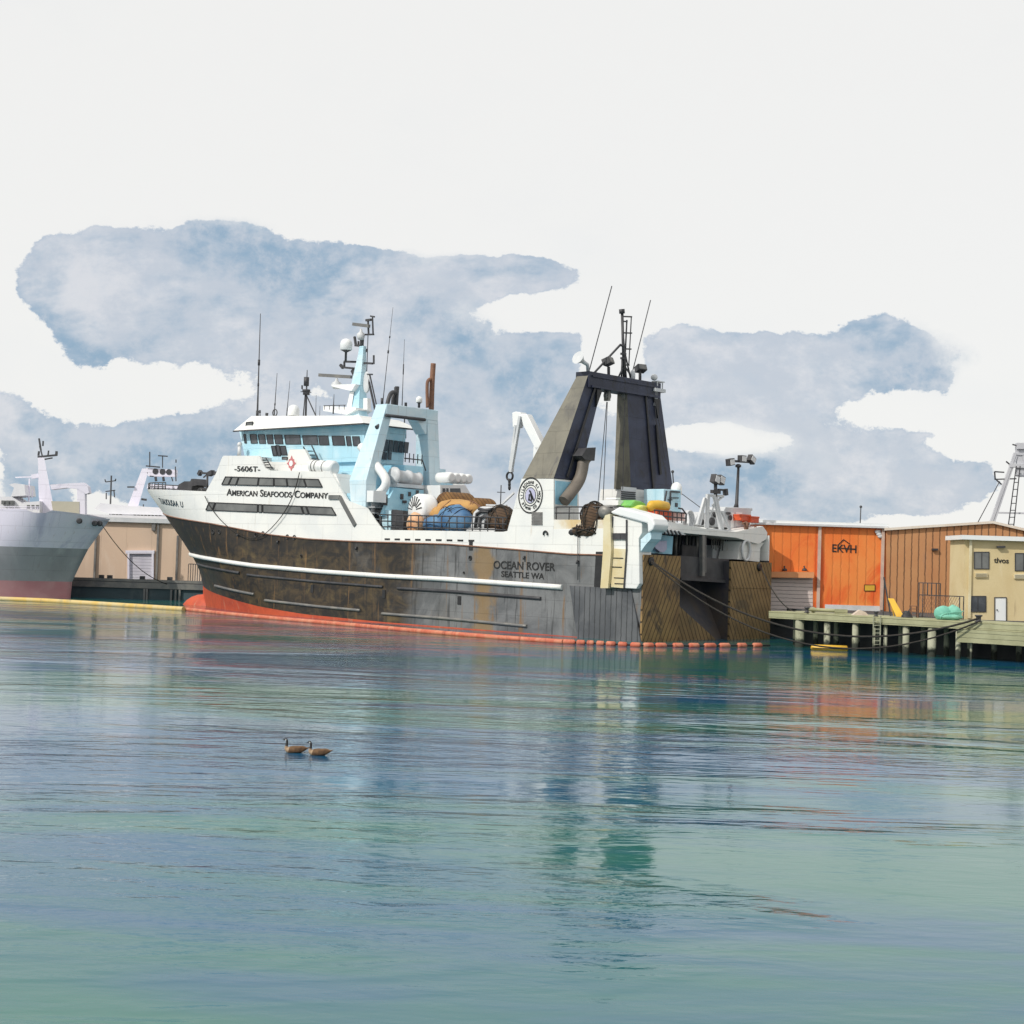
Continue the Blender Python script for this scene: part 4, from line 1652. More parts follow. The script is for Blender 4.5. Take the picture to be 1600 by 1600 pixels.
for pts in [[(1143, 801), (1147, 801), (1147, 826), (1142, 826)], [(1150, 800), (1160, 801), (1158, 826), (1149, 826)]]:
    q.prism([SX(*p, 2.15) for p in pts], (.1, 0, 0))
q.cur = 1
q.box(SX(1152, 809, 2.1), (.1, .3, .4))
q.box(SX(1138, 802, 2.1), (.1, .55, .2))
q.lathe(SX(1140, 809, 2.15), [(.2, 0), (.25, .12)], (-1, 0, 0), 10)
q.build('door', [white_clean, dark], c2)
q = MB()
q.tube([SX(1150, 793, 2.5), SX(1151, 787, 2.5), SX(1154, 725, 2.5)], [.24, .16, .11], 8)
q.lathe(SX(1153.5, 728, 2.5), [(.12, -.15), (.26, -.1), (.26, .1), (.12, .15)], (0, 0, 1), 10)
lp = q.build('lamp_post', dark, ship)
q = MB()
q.bar(SX(1138, 720, 2.5), SX(1172, 722, 2.5), .2)
q.build('lamp_arm', dark, lp)
for (px, py, rr) in [(1141, 722, -.2), (1159.5, 717, 0), (1174, 718, .5)]:
    q = MB()
    c = SX(px, py, 2.4)
    rt = Matrix.Rotation(rr, 3, 'X')
    q.box(c, (.45, .75, .6), rt)
    q.cur = 1
    q.box(c - V((.25, 0, 0)), (.05, .6, .46), rt)
    q.build('floodlight', [dark, lamp_glass], lp)
q = MB()
q.tube([SX(1166, 829, .4), SX(1166, 816, .4)], .2, 8)
q.tube([SX(1160, 818, .4), SX(1166, 816, .4), SX(1170, 819, .4)], .09, 8)
q.build('bollard', rustbrown, plat)
MB().tube([SX(1177, 828, .4), SX(1180, 823, .4), SX(1185, 828, .4)], .1, 8).build('bollard', rustbrown, plat)
q = MB()
q.tube([SX(1066, 772, 5), SX(1097, 795, 1.6)], .035, 5)
q.build('stay_wire', dark, ship)
# bow fittings
q = MB()
for zoff, out in ((.35, 0), (.8, 0)):
    for sgn in (1, -1):
        q.tube([(x, sgn * max(.05, hbr(x, interp(ZT, x)) - .15), interp(ZT, x) + zoff) for x in [81, 79, 76.5, 74, 71.5, 69, 67]], .06, 6)
for x in (81, 79.2, 77.6, 76, 74.4, 72.8, 71.2, 69.6, 68, 67):
    for sgn in (1, -1):
        q.tube([(x, sgn * max(.05, hbr(x, interp(ZT, x)) - .15), interp(ZT, x)), (x, sgn * max(.05, hbr(x, interp(ZT, x)) - .15), interp(ZT, x) + .8)], .05, 6)
q.build('railing', dark, bul)
q = MB()
pts = [(276, 765), (279, 757), (288, 752), (297, 752), (299, 748), (304, 748), (308, 758), (300, 760), (299, 767)]
q.prism([SY(*p, .8) for p in pts], (0, -1.6, 0))
q.build('anchor_winch', dark, ship)
q = MB()
q.tube([SY(324, 768, 3), SY(324, 742, 3)], .12, 8)
q.bar(SY(310, 739, 3), SY(332, 740, 3), .22)
q.bar(SY(311, 742, 3), SY(314, 736, 3), .4)
q.bar(SY(327, 741, 3), SY(333, 738, 3), .5)
q.bar(SY(336, 739.5, 3), SY(340, 739.5, 3), .4)
q.bar(SY(318, 746, 3), SY(324, 741, 3), .12)
q.box(SY(325, 767, 3), (1.6, 1.2, .6))
q.build('bow_light', dark, ship)
q = MB()
c = SY(318, 770, 8.2)
q.lathe(c - V((0, .2, 0)), [(.3, 0), (.52, .05), (.52, .2), (.35, .25), (.35, .5), (.52, .55), (.52, .7), (.3, .72)], (0, 1, 0), 14)
q.build('fairlead', black, bul)
q = MB()
p = SY(374, 712, 7)
q.tube([p, p + V((0, 0, 1.0))], .2, 8)
q.tube([p + V((.3, 0, 0)), p + V((.1, 0, 1.0))], .07, 6)
q.blob(p + V((0, 0, 1.15)), (.28, .28, .28), 10, 8)
q.build('compass_stand', greyw, ship)

# ------------------------------------------------------------------ loose gear on the trawler
def gear(mb, name, mt, label, cat, group=None, bevel=0):
    o = mb.build(name, mt, None, SHIP, bevel)
    return tag(o, label, cat, group)


def strands(mb, c, r, n=12, th=.035, flat=None):
    mb.cur = 1
    for _ in range(n):
        ax = V((random.uniform(-1, 1), random.uniform(-1, 1), random.uniform(-.6, .6))).normalized()
        e1 = ax.orthogonal().normalized()
        e2 = ax.cross(e1)
        a0, a1 = random.uniform(0, 6.3), random.uniform(2, 5)
        o = random.uniform(-.55, .55)
        k = math.sqrt(1 - o * o)
        path = []
        for i in range(22):
            a = a0 + a1 * i / 21
            d = ax * o + (e1 * math.cos(a) + e2 * math.sin(a)) * k
            w_ = 1.03 + .03 * math.sin(5 * a)
            path.append(c + V((d.x * r[0] * w_, d.y * r[1] * w_, d.z * r[2] * w_)))
        mb.tube(path, th, 5)
    mb.cur = 0


def reel(px, py, rpx, y, w_, axis=(.25, 1, 0), name=None, mt=None, label='', cat='', group=None, rib=0, sq=1.0):
    c = SY(px, py, y)
    r = rpx * (hit(px, py, SW, y + SO.dot(SW)) - CAM).length / F
    mb = MB()
    mb.lathe(c - V(axis).normalized() * w_, [(r * .7, 0), (r * .95, .1), (r, .3), (r, w_ - .35), (r * .93, w_ - .1), (r * .75, w_), (r * .3, w_ + .05)], axis, 30)
    if rib:
        mb.cur = 1
        ax = V(axis).normalized()
        e1 = V((0, 0, 1))
        e2 = ax.cross(e1)
        for i in range(rib):
            a = math.pi * (i + .5) / rib
            d = e1 * math.sin(a) + e2 * math.cos(a)
            mb.bar(c + ax * .06 + d * r * .25, c + ax * .04 + d * r * .85, .07, .07)
    return gear(mb, name, mt, label, cat, group)


reel(648, 797, 26, 6.4, 1.8, name='net_reel', mt=[white_clean, dark], label='white net reel with radiating ribs at the forward end of the well deck', cat='net reel', rib=9)
reel(690, 797, 29, 4.6, 3.0, name='net_reel', mt=netbrown, label='large brown net reel wound with trawl net, tallest on the well deck', cat='net reel')
reel(731, 800, 23, 2.5, 2.6, name='net_reel', mt=netbrown, label='smaller brown net reel behind the tan bundle and grey bale', cat='net reel')
q = MB()
c = SY(716, 797, 5.0)
q.blob(c, (2.6, 1.2, 1.0), 24, 12, .08, 2)
q.blob(c + V((1.9, .4, -.5)), (1.4, .9, .8), 20, 10, .1, 2.4)
strands(q, c, (2.6, 1.2, 1.0), 16)
gear(q, 'net_bundle', [nettan, rustbrown], 'tan folded net bundle in front of the two brown reels', 'net bundle')
q = MB()
c = SY(710, 815, 6.6)
q.blob(c, (2.1, 1.1, 1.5), 26, 14, .06, 2.6)
q.blob(c + V((1.9, .3, -.3)), (1.5, 1.0, .9), 20, 12, .07, 2)
strands(q, c, (2.1, 1.1, 1.5), 7, .03)
gear(q, 'tarpaulin_heap', [tarp, rope], 'blue tarpaulin covered heap behind the well deck rail', 'tarpaulin')
q = MB()
c = SY(649, 819, 7.6)
q.blob(c, (.95, .7, 1.1), 20, 12, .03, 2)
gear(q, 'buoy', mat('peach buoy skin', (.66, .33, .16), (.7, .48, .3), 1.2, .6), 'peach orange round buoy below the white net reel', 'buoy')
q = MB()
cc = [SY(*p, 7.5) for p in [(733, 826), (738, 800), (748, 791), (762, 791), (772, 799), (774, 826)]]
q.prism(cc, (0, -2.0, 0))
bale = empty('trawl_winch', SHIP @ SY(754, 830, 7), 'light grey trawl winch with curved hoses at the after end of the well deck', 'winch')
q.build('housing', greyw, bale, SHIP, bevel=.25)
for pts in ([(742, 826), (745, 803), (752, 799), (764, 800)], [(749, 824), (750, 810), (757, 806), (768, 808), (770, 824)], [(758, 826), (759, 814), (765, 812)], [(748, 795), (757, 797), (768, 796)]):
    o = MB().tube([SY(*p, 7.62) for p in pts], .14, 8).build('hose', dark, bale, SHIP)
MB().prism([SY(*p, 7.9) for p in [(728, 829), (772, 831), (775, 826), (732, 825)]], (0, -2.5, 0)).build('bedplate', white_clean, bale, SHIP)
q = MB()
c = SY(783, 818, 6.8)
q.blob(c, (1.5, 1.1, 1.6), 24, 12, .05, 3)
strands(q, c, (1.5, 1.1, 1.6), 16, .04)
gear(q, 'net_bundle', [netdark, rope], 'dark brown net bundle squeezed between grey winch and seal painted base', 'net bundle')
# hanging trawl net aft
q = MB()
q.prism([SY(*p, 8.3) for p in [(917, 796), (930, 793), (944, 797), (944, 838), (930, 840), (905, 836), (896, 833), (906, 815)]], (0, -1.6, 0))
c = SY(928, 815, 8.2)
q.blob(c, (1.3, .9, 1.5), 24, 14, .08, 3)
q.blob(SY(918, 830, 8.4), (1.6, .8, .6), 20, 12, .08, 3)
strands(q, c, (1.35, 1.0, 1.6), 18, .045)
strands(q, SY(918, 830, 8.4), (1.65, .85, .65), 12, .045)
gear(q, 'trawl_net', [netdark, rope], 'dark brown trawl net hanging at the stern beside the white gallows', 'trawl net')
q = MB()
c = SY(897, 832, 8.6)
q.blob(c, (.55, .4, .4), 14, 10)
gear(q, 'bobbin', black, 'black rubber bobbin at the lower end of the stern net', 'net bobbin')
# stern platform gear
q = MB()
q.prism([SX(*p, 3.0) for p in [(985, 790), (992, 781), (1003, 783), (1012, 788), (1000, 795), (990, 796)]], (1.6, 0, 0))
gear(q, 'canvas_cover', green, 'green canvas cover behind the gallows roller', 'canvas', bevel=.15)
q = MB()
q.prism([SX(*p, 2.4) for p in [(990, 797), (1005, 789), (1030, 793), (1030, 806), (1010, 804)]], (1.6, 0, 0))
gear(q, 'canvas_cover', lime, 'lime yellow canvas under the long yellow float', 'canvas', bevel=.15)
q = MB()
a, c = SX(1013, 790, 2.0), SX(1045, 792, 2.0)
q.tube([a, a + (c - a) * .12, a + (c - a) * .5, a + (c - a) * .88, c], [.1, .42, .5, .42, .1], 14)
gear(q, 'float', yellow, 'long yellow float lying on the lime canvas at the stern', 'float')
def crate(px0, px1, py0, py1, x, label, mt):
    mb = MB()
    a = SX(px0, py0, x)
    c = SX(px1, py1, x)
    mb.bx(x, x + 1.0, a.y, c.y, min(a.z, c.z), max(a.z, c.z))
    mb.cur = 1
    n = 2
    mb.bx(x - .04, x + 1.04, a.y + .03, c.y - .03, max(a.z, c.z) - .12, max(a.z, c.z) + .04)
    return gear(mb, 'fish_crate', [mt, mt], label, 'crate', 'orange red crates on the stern platform', .04)
crate(1026, 1048, 797, 812, 1.5, 'wide orange red crate behind the stern railing under the yellow float', orange_red)
pk = mat('faded pink plastic', (.6, .36, .32), (.64, .44, .4), 2, .5)
crate(1053, 1070, 800, 814, 1.5, 'faded pink crate behind the stern railing beside the pale blue cabin', pk)
crate(1160, 1173, 804, 814, 1.2, 'upright orange red crate beside the lamp post cabin', orange_red)
crate(1174, 1186, 807, 817, 1.0, 'orange red crate at the starboard end of the stern platform', orange_red)
q = MB()
c = SX(1078, 812, 2.0)
for i in range(4):
    q.tube([c + V((.12 * i, math.cos(a) * (.6 - .05 * i), math.sin(a) * .75)) for a in [j * math.pi / 9 for j in range(19)]], .07, 6, False)
gear(q, 'hose_coil', greyw, 'coiled grey hose standing at the end of the stern railing', 'hose')

# ------------------------------------------------------------------ booms and ropes
def path_on_water(pts, z=.12):
    return [WZ(px, py, z) for px, py in pts]
r_ = path_on_water([(-60, 934), (50, 937.5), (120, 941.5), (200, 946.5), (287, 952)], .15)
def smoothpath(pts, n=3):
    for _ in range(n):
        nw = [pts[0]]
        for a, c in zip(pts, pts[1:]):
            nw += [a * .75 + c * .25, a * .25 + c * .75]
        nw.append(pts[-1])
        pts = nw
    return pts
o = MB().tube(smoothpath(r_), .27, 10).build('floating_boom', boomyel)
tag(o, 'yellow floating boom in front of the grey ship and the left quay', 'floating boom')
rb = path_on_water([(289, 952), (400, 964), (520, 974), (640, 985), (760, 995), (880, 1003)], .12)
rt_ = empty('floating_boom', rb[0], 'red orange floating boom along the trawler waterline with block floats at the stern', 'floating boom')
MB().tube(smoothpath(rb), .2, 10).build('float_tube', boomred, rt_)
ends = [(880, 1003), (1003, 1008.5), (1100, 1009), (1203, 1008.5)]
P4 = path_on_water(ends, .12)
MB().tube(P4, .07, 6).build('tether', rope, rt_)
seg = [(875, 899), (901, 914), (917, 928), (932, 944), (947, 962), (966, 980), (985, 1001), (1005, 1021), (1024, 1041), (1051, 1067), (1076, 1092), (1100, 1118), (1124, 1140), (1152, 1166), (1176, 1190)]
for (a, c) in seg:
    def yy(px):
        for (p, q_) in zip(ends, ends[1:]):
            if p[0] <= px <= q_[0]:
                return p[1] + (q_[1] - p[1]) * (px - p[0]) / (q_[0] - p[0])
        return ends[0][1]
    A, B_ = WZ(a, yy(a) if a >= 880 else 1002.6, .12), WZ(c, yy(c), .12)
    d = (B_ - A)
    MB().tube([A, A + d * .12, A + d * .88, B_], [.12, .21, .21, .12], 10).build('float', boomred, rt_)


def catenary(A, B, sag, n=24):
    return [A.lerp(B, i / n) - V((0, 0, sag * 4 * (i / n) * (1 - i / n))) for i in range(n + 1)]


def line(A, B, sag, r, label):
    o = MB().tube(catenary(A, B, sag), r, 6).build('mooring_line', rope)
    return tag(o, label, 'mooring line', 'mooring lines')


PA, PB = V((20.6, 122, 0)), V((35.7, 107, 0))       # front edge of the pier
PDIR = (PB - PA).normalized()
PNRM = V((-PDIR.y, PDIR.x, 0))                       # towards the land
PIER = Matrix((PDIR, PNRM, V((0, 0, 1)))).transposed().to_4x4()
PIER.translation = PA
def PP(px, py, off=0):
    return hit(px, py, PNRM, PNRM.dot(PA) + off)
def PL(px, py, off=0):                               # the same in pier coordinates
    d = PP(px, py, off) - PA
    return V((d.dot(PDIR), d.dot(PNRM), d.z))
A = SHIP @ (SX(1018, 877, -.35))
line(A, PP(1530, 966, -.35), 3.2, .075, 'upper of the two long black mooring lines from rusty transom panel to the pier')
line(A - V((0, 0, .12)), PP(1532, 970, -.35), 4.0, .06, 'lower, slacker of the two long black mooring lines from rusty transom panel to the pier')
line(SHIP @ SX(1190, 888, -.35), PP(1262, 957, -.1), 1.2, .05, 'thin mooring line from starboard transom down to the near end of the pier')
# dock rope along the forward side of the trawler
pa = [SY(*p, HB + .25) for p in [(320, 775), (328, 792), (346, 815), (372, 836), (395, 843), (415, 835), (440, 808), (456, 780), (464, 755), (468, 738)]]
pa = [V((p.x, max(p.y, 0), p.z)) for p in pa]
o = MB().tube(smoothpath(pa, 2), .045, 6).build('heaving_line', rope, None, SHIP)
tag(o, 'slack dark rope looping down the white and black side near the bow', 'rope')

# ------------------------------------------------------------------ right bank
pierwood = mat('weathered olive timber', (.36, .36, .22), (.29, .29, .17), .8, .85, grooves=((0, 0, 1), .35, .35))
def tide(mt):
    t = mt.node_tree
    k = NB(t)
    p = next(n for n in t.nodes if n.type == 'BSDF_PRINCIPLED')
    src = p.inputs['Base Color'].links[0].from_socket
    tc = k.n('ShaderNodeTexCoord').outputs['Object']
    sp = k.n('ShaderNodeSeparateXYZ')
    k.link(tc, sp.inputs[0])
    z = k.math('ADD', sp.outputs[2], k.math('MULTIPLY_ADD', k.noise(tc, 3, 5, .6), .8, -.4))
    k.link(k.mix(k.smooth(z, .45, .8), (.035, .04, .03), src), p.inputs['Base Color'])
    return mt


pilewood = mat('pale pile timber', (.40, .40, .30), (.28, .29, .20), .7, .9, c3=(.12, .13, .09))
tide(pilewood)
concrete = mat('quay concrete', (.30, .30, .28), (.24, .24, .22), .3, .9)
darkquay = mat('dark quay wall', (.045, .05, .055), (.07, .075, .075), .3, .9)
orangew = mat('orange cladding', (.80, .185, .030), (.80, .26, .06), .16, .6, c3=(.74, .12, .02), rust=(.62, .20, .06), rust_amt=.62, grooves=((1, 0, 0), .75, .22))
ribtan = mat('rusty tan cladding', (.52, .26, .115), (.47, .21, .09), .18, .65, c3=(.38, .21, .13), grooves=((1, 0, 0), .62, .8))
beige = mat('beige stucco', (.64, .53, .31), (.58, .46, .25), .22, .85, c3=(.68, .58, .38), rust=(.42, .33, .2), rust_amt=.64)
shut = mat('roller shutter', (.66, .56, .52), (.58, .50, .47), .5, .5, grooves=((0, 0, 1), .34, .7))
shut_l = mat('pale lilac shutter', (.62, .60, .66), (.50, .48, .56), .3, .5, grooves=((0, 0, 1), .4, .35))

Z0 = 2.7
# quay ground behind the pier
g0 = PA + PNRM * 3.6 + PDIR * .6
g1 = g0 + PDIR * 22
o = MB().prism([V((p[0], p[1], Z0 - .1)) for p in [(g0.x, g0.y), (g1.x, g1.y), (120, g1.y), (120, 300), (12, 300), (20, 150), (25.6, 134.5)]], (0, 0, -4.2)).build('quay_ground', darkquay)
tag(o, kind='structure')
LEN = 36
pier = empty('pier', PA, 'olive timber pier on pale square piles in front of the warehouses', 'pier')
def PB_(name, mb, mt):
    return mb.build(name, mt, pier, PIER)
PB_('deck', MB().bx(0, LEN, 0, 4.5, Z0 - .3, Z0), pierwood)
PB_('edge_beam', MB().bx(.1, LEN, -.12, -.005, Z0 - .55, Z0 - .08), pierwood)
xq = PL(1498, 1000).x
PB_('fascia_wall', MB().bx(xq, LEN, -.3, .5, 1.2, Z0 - .57), pierwood)
for (a, c) in [(1239, 1253), (1284, 1294), (1328, 1338), (1360, 1364), (1377, 1383), (1407, 1418), (1446, 1460), (1490, 1499), (1513, 1517)]:
    xa_, xb_ = PL(a, 1000).x, PL(c, 1000).x
    r = (xb_ - xa_) / 2 * .86
    x = (xa_ + xb_) / 2
    PB_('piling', MB().tube([(x, .3, -2.5), (x + random.uniform(-.05, .05), .3, Z0 - .31)], r, 10), pilewood)
for i in range(11):       # second row in the dark under the deck
    x = .8 + i * 1.9
    PB_('piling', MB().tube([(x, 2.6, -2.5), (x, 2.6, Z0 - .31)], .2, 8), pilewood)
q = MB()
for px in (1365, 1376):
    q.bar(PL(px, 962, -.3), PL(px - 1, 1030, -.3), .07)
for i in range(10):
    q.bar(PL(1365, 971 + i * 6, -.3), PL(1376, 971 + i * 6, -.3), .05)
PB_('ladder', q, pilewood)
for (px, py, r, h_) in [(1370, 961, .12, .4), (1262, 957, .14, .45), (1530, 968, .18, .5)]:
    x = PL(px, py, .4).x
    q = MB()
    q.lathe((x, .3, Z0), [(r * 1.5, 0), (r * 1.5, .06), (r, .08), (r, h_ - .14), (r * 1.5, h_ - .1), (r * 1.5, h_)], (0, 0, 1), 12)
    PB_('bollard', q, dark)

# orange warehouse
YB = 137.0
def WB(px, py, Y=YB):
    return WY(px, py, Y)
def wrect(mb, x0, y0, x1, y1, Y, d=.12):
    mb.prism([WY(x0, y0, Y), WY(x1, y0, Y), WY(x1, y1, Y), WY(x0, y1, Y)], (0, d, 0))
a, c = WB(1176, 955), WB(1383, 955)
ztop = WB(1383, 826).z
ow = empty('warehouse', (a.x, YB, Z0), 'orange clad warehouse with white roof edge and roller door beside the trawler stern', 'warehouse')
q = MB()
q.bx(a.x, c.x, YB, YB + 30, Z0 - .2, ztop)
q.build('wall', orangew, ow)
q = MB()
zr1 = ztop + .42
q.hexa([(a.x - .3, YB - .35, ztop), (c.x + .1, YB - .35, ztop), (c.x + .1, YB + 30, ztop), (a.x - .3, YB + 30, ztop)],
       [(a.x - .3, YB - .35, zr1), (c.x + .1, YB - .35, zr1), (c.x + .1, YB + 30, zr1 + .4), (a.x - .3, YB + 30, zr1 + .4)])
q.build('roof', white_clean, ow)
for px in (1281, 1380):
    p0 = WB(px, 826, YB - .15)
    MB().bx(p0.x - .13, p0.x + .13, YB - .25, YB - .02, Z0, ztop).build('downpipe', mat('downpipe', (.6, .45, .36), (.5, .36, .3), 1, .6), ow)
q = MB()
wrect(q, 1190, 903, 1270, 960, YB - .06, .1)
q.build('roller_door', shut, ow)
q = MB()
pts = [WY(1184, 893, YB - .9), WY(1272, 894, YB - .9), WY(1272, 903, YB - .9), WY(1184, 902, YB - .9)]
q.prism(pts, (0, .85, 0))
q.build('awning', mat('peach awning', (.68, .30, .13), (.62, .25, .1), .5, .6), ow)
for px in (1197, 1226, 1257):
    q = MB()
    p = WY(px, 889, YB - .4)
    q.tube([p + V((0, .35, .2)), p + V((0, 0, .25)), p], .05, 6)
    q.lathe(p, [(.22, -.18), (.2, 0), (.05, .08)], (0, 0, 1), 12)
    q.build('wall_lamp', dark, ow)
q = MB()
wrect(q, 1351, 914, 1367, 923, YB - .05, .04)
q.cur = 1
for (x0, y0, x1, y1) in [(1350.4, 913.4, 1367.6, 914.2), (1350.4, 922.8, 1367.6, 923.6), (1350.4, 913.4, 1351.2, 923.6), (1366.8, 913.4, 1367.6, 923.6)]:
    wrect(q, x0, y0, x1, y1, YB - .07, .03)
q.build('sign_panel', [yellow, ink], ow)
q = MB()
for d in (0, .28, .5):
    p = WY(1371 + d * 9, 831 + d * 14, YB - .15)
    q.blob(p, (.25, .12, .18), 10, 8)
q.bar(WY(1374, 828, YB - .1), WY(1376, 840, YB - .1), .12)
q.build('bell', greyw, ow)
def wall_text(body, pa, pb, hpx, Y, mt, parent):
    A_, B_ = WY(*pa, Y), WY(*pb, Y)
    d = B_ - A_
    d.z = d.z
    off = OFF[parent.name]
    o = text(body, 'lettering', A_, d, (0, 0, 1), hpx * Y / F / .7, mt, parent)
    dn = d.normalized()
    A2 = A_ - off
    vv = [v for q_ in o for v in q_.data.vertices]
    xs = [(v.co - A2).dot(dn) for v in vv]
    k, x0 = d.length / (max(xs) - min(xs)), min(xs)
    for v in vv:
        r = (v.co - A2).dot(dn)
        v.co += dn * ((r - x0) * k - r)
    return o
wall_text('EKVH', (1300, 862), (1338, 864), 12, YB - .03, ink, ow)
q = MB()
for (p0, p1) in [((1310, 851), (1318, 843)), ((1318, 843), (1328, 850)), ((1310, 856), (1337, 858))]:
    q.bar(WY(*p0, YB - .04), WY(*p1, YB - .04), .04, .07)
q.build('emblem', ink, ow)
q = MB()
p = WB(1348, 816)
q.tube([V((p.x, YB + 1, ztop)), V((p.x + .03, YB + 1, WY(1348, 792, YB + 1).z))], .05, 6)
q.blob(V((p.x + .03, YB + 1, WY(1348, 792, YB + 1).z)), (.13, .13, .13), 8, 6)
q.build('roof_aerial', dark, ow)
q = MB()
q.bx(a.x, c.x, YB - .5, YB - .36, ztop + .02, ztop + .2)
q.build('gutter', greyw, ow)
q = MB()
q.bx(WB(1290, 900).x, c.x - .2, YB - .06, YB - .003, Z0 - .2, Z0 + .35)
q.build('plinth', greyw, ow)
# rusty tan gable building
YG2 = 136.6
gb_ = empty('warehouse', WY(1440, 966, YG2), 'rusty tan ribbed metal warehouse with low gable, between orange warehouse and beige building', 'warehouse')
pts = [WY(*p, YG2) for p in [(1385, 975), (1385, 826), (1450, 822), (1552, 816), (1660, 842), (1660, 985)]]
for p in pts:
    p.z = max(p.z, Z0 - .15)
MB().prism(pts, (0, 22, 0)).build('wall', ribtan, gb_)
q = MB()
rp = [WY(*p, YG2 - .3) for p in [(1383, 825), (1450, 820.5), (1552, 814), (1662, 840)]]
for a_, c_ in zip(rp, rp[1:]):
    q.hexa([a_ + V((0, 0, -.22)), c_ + V((0, 0, -.22)), c_ + V((0, 22.5, -.22)), a_ + V((0, 22.5, -.22))], [a_, c_, c_ + V((0, 22.5, 0)), a_ + V((0, 22.5, 0))])
q.build('roof', mat('roof edge cream', (.74, .68, .60), (.66, .56, .46), .6, .6), gb_)
q = MB()
wrect(q, 1457, 857, 1466, 860, YG2 - .3, .3)
q.build('wall_lamp', dark, gb_)
# beige building
YH = 119.0
bh = empty('house', WY(1560, 972, YH), 'two storey beige stucco building with flat white roof at the right edge', 'building')
x0 = WY(1505, 960, YH).x
zt3 = WY(1505, 843, YH).z
MB().bx(x0, x0 + 16, YH, YH + 3.9, Z0 - .1, zt3).build('wall', beige, bh)
MB().bx(x0 - .35, x0 + 16.3, YH - .5, YH + 4.1, zt3, zt3 + .34).build('roof', white_clean, bh)
p = WY(1515, 900, YH)
MB().bx(p.x - .1, p.x + .1, YH - .16, YH - .02, Z0, zt3).build('downpipe', cream, bh)
wc = WY(1500, 900, YH)
for (a_, b0, c_, d_, mt) in [(1523, 863, 1545, 888, glass_grey), (1587, 865, 1612, 891, glass_grey), (1516, 932, 1540, 955, glass)]:
    q = MB()
    wrect(q, a_, b0, c_, d_, YH - .03, .1)
    q.cur = 1
    for (u0, v0, u1, v1) in [(a_ - 1, b0 - 1, c_ + 1, b0), (a_ - 1, d_, c_ + 1, d_ + 1.2), (a_ - 1, b0, a_, d_), (c_, b0, c_ + 1, d_), ((a_ + c_) / 2 - .4, b0, (a_ + c_) / 2 + .4, d_)]:
        wrect(q, u0, v0, u1, v1, YH - .07, .12)
    q.build('window', [mt, dark], bh)
for (a_, b0, c_, d_) in [(1524, 895, 1543, 902), (1585, 897, 1604, 904)]:
    q = MB()
    wrect(q, a_, b0, c_, d_, YH - .14, .16)
    q.cur = 1
    for i in range(3):
        wrect(q, a_ + 1, b0 + 1.6 + i * 1.8, c_ - 1, b0 + 2.2 + i * 1.8, YH - .16, .02)
    q.build('vent', [cream, louver], bh)
q = MB()
wrect(q, 1555, 934, 1572, 972, YH - .04, .1)
q.cur = 1
for (u0, v0, u1, v1) in [(1554, 933, 1573, 934), (1554, 934, 1555, 972), (1572, 934, 1573, 972)]:
    wrect(q, u0, v0, u1, v1, YH - .09, .12)
dr = q.build('door', [white_clean, dark], bh)
MB().blob(WY(1558, 953, YH - .1), (.06, .06, .06), 8, 6).build('handle', dark, dr)
q = MB()
wrect(q, 1559, 853, 1571, 856, YH - .3, .3)
q.build('wall_lamp', dark, bh)
wall_text('tlvos', (1553, 879), (1576, 880), 8, YH - .03, ink, bh)
# mast of a vessel behind
YT = 176.0
tw = empty('lattice_mast', WY(1585, 830, YT), 'pale grey lattice mast with ladder rising behind the beige building', 'mast')
def T(px, py, dy=0):
    return WY(px, py, YT + dy)
greyp = mat('pale grey mast paint', (.56, .57, .60), (.50, .51, .55), .4, .5)
q = MB()
for (p0, p1, w_) in [((1540, 840), (1586, 708), .32), ((1545, 840), (1588, 712), .22), ((1646, 840), (1600, 708), .32), ((1640, 840), (1598, 712), .22)]:
    q.bar(T(*p0), T(*p1), w_)
for (p0, p1, w_) in [((1553, 801), (1640, 803), .2), ((1577, 727), (1612, 729), .45), ((1584, 709), (1606, 710), .25), ((1588, 697), (1610, 697), .7)]:
    q.bar(T(*p0), T(*p1), w_)
q.prism([T(*p) for p in [(1588, 697), (1610, 697), (1604, 745), (1590, 745)]], (0, .5, 0))
q.build('leg', greyp, tw)
q = MB()
q.bar(T(1573, 840, -.6), T(1588, 728, -.6), .1)
q.bar(T(1582, 840, -.6), T(1594, 728, -.6), .1)
for i in range(10):
    s = i / 9
    q.bar(T(1574 + 14 * s, 830 - 98 * s, -.6), T(1583 + 10 * s, 830 - 98 * s, -.6), .09)
q.build('ladder', dark, tw)
q = MB()
for (p0, p1) in [((1554, 737), (1569, 738)), ((1554, 737), (1555, 749)), ((1554, 749), (1588, 748)), ((1557, 750), (1565, 757)), ((1572, 721), (1577, 725)), ((1577, 725), (1594, 727)), ((1582, 694.5), (1592, 697))]:
    q.bar(T(*p0), T(*p1), .14)
q.tube([T(1562, 752), T(1527, 818)], .05, 6)
q.build('platform', dark, tw)

# things on the pier
def solo(mb, name, mt, label, cat, group=None, bevel=0):
    return tag(mb.build(name, mt, None, None, bevel), label, cat, group)
def onp(px, py, off):
    p = PP(px, py, off)
    return V((p.x, p.y, Z0))
q = MB()
p = onp(1482, 967, 1.4)
for (dx, r, h, dy) in [(-.42, .62, 1.02, 0), (.34, .6, 1.08, .1), (0, .9, .55, -.25)]:
    q.blob((p.x + dx, p.y + dy, Z0 + h * .45), (r, .6, h * .55), 30, 18, .07, 2.6, -h * .45)
for k in range(5):
    q.tube(smoothpath([V((p.x - .8 + .2 * k, p.y - .6, Z0 + .08)), V((p.x - .6 + .2 * k, p.y - .74, Z0 + .45 + .06 * k)), V((p.x + .1 * k, p.y - .74, Z0 + .55)), V((p.x + .5 + .1 * k, p.y - .66, Z0 + .3 + .1 * k))], 2), .03, 6)
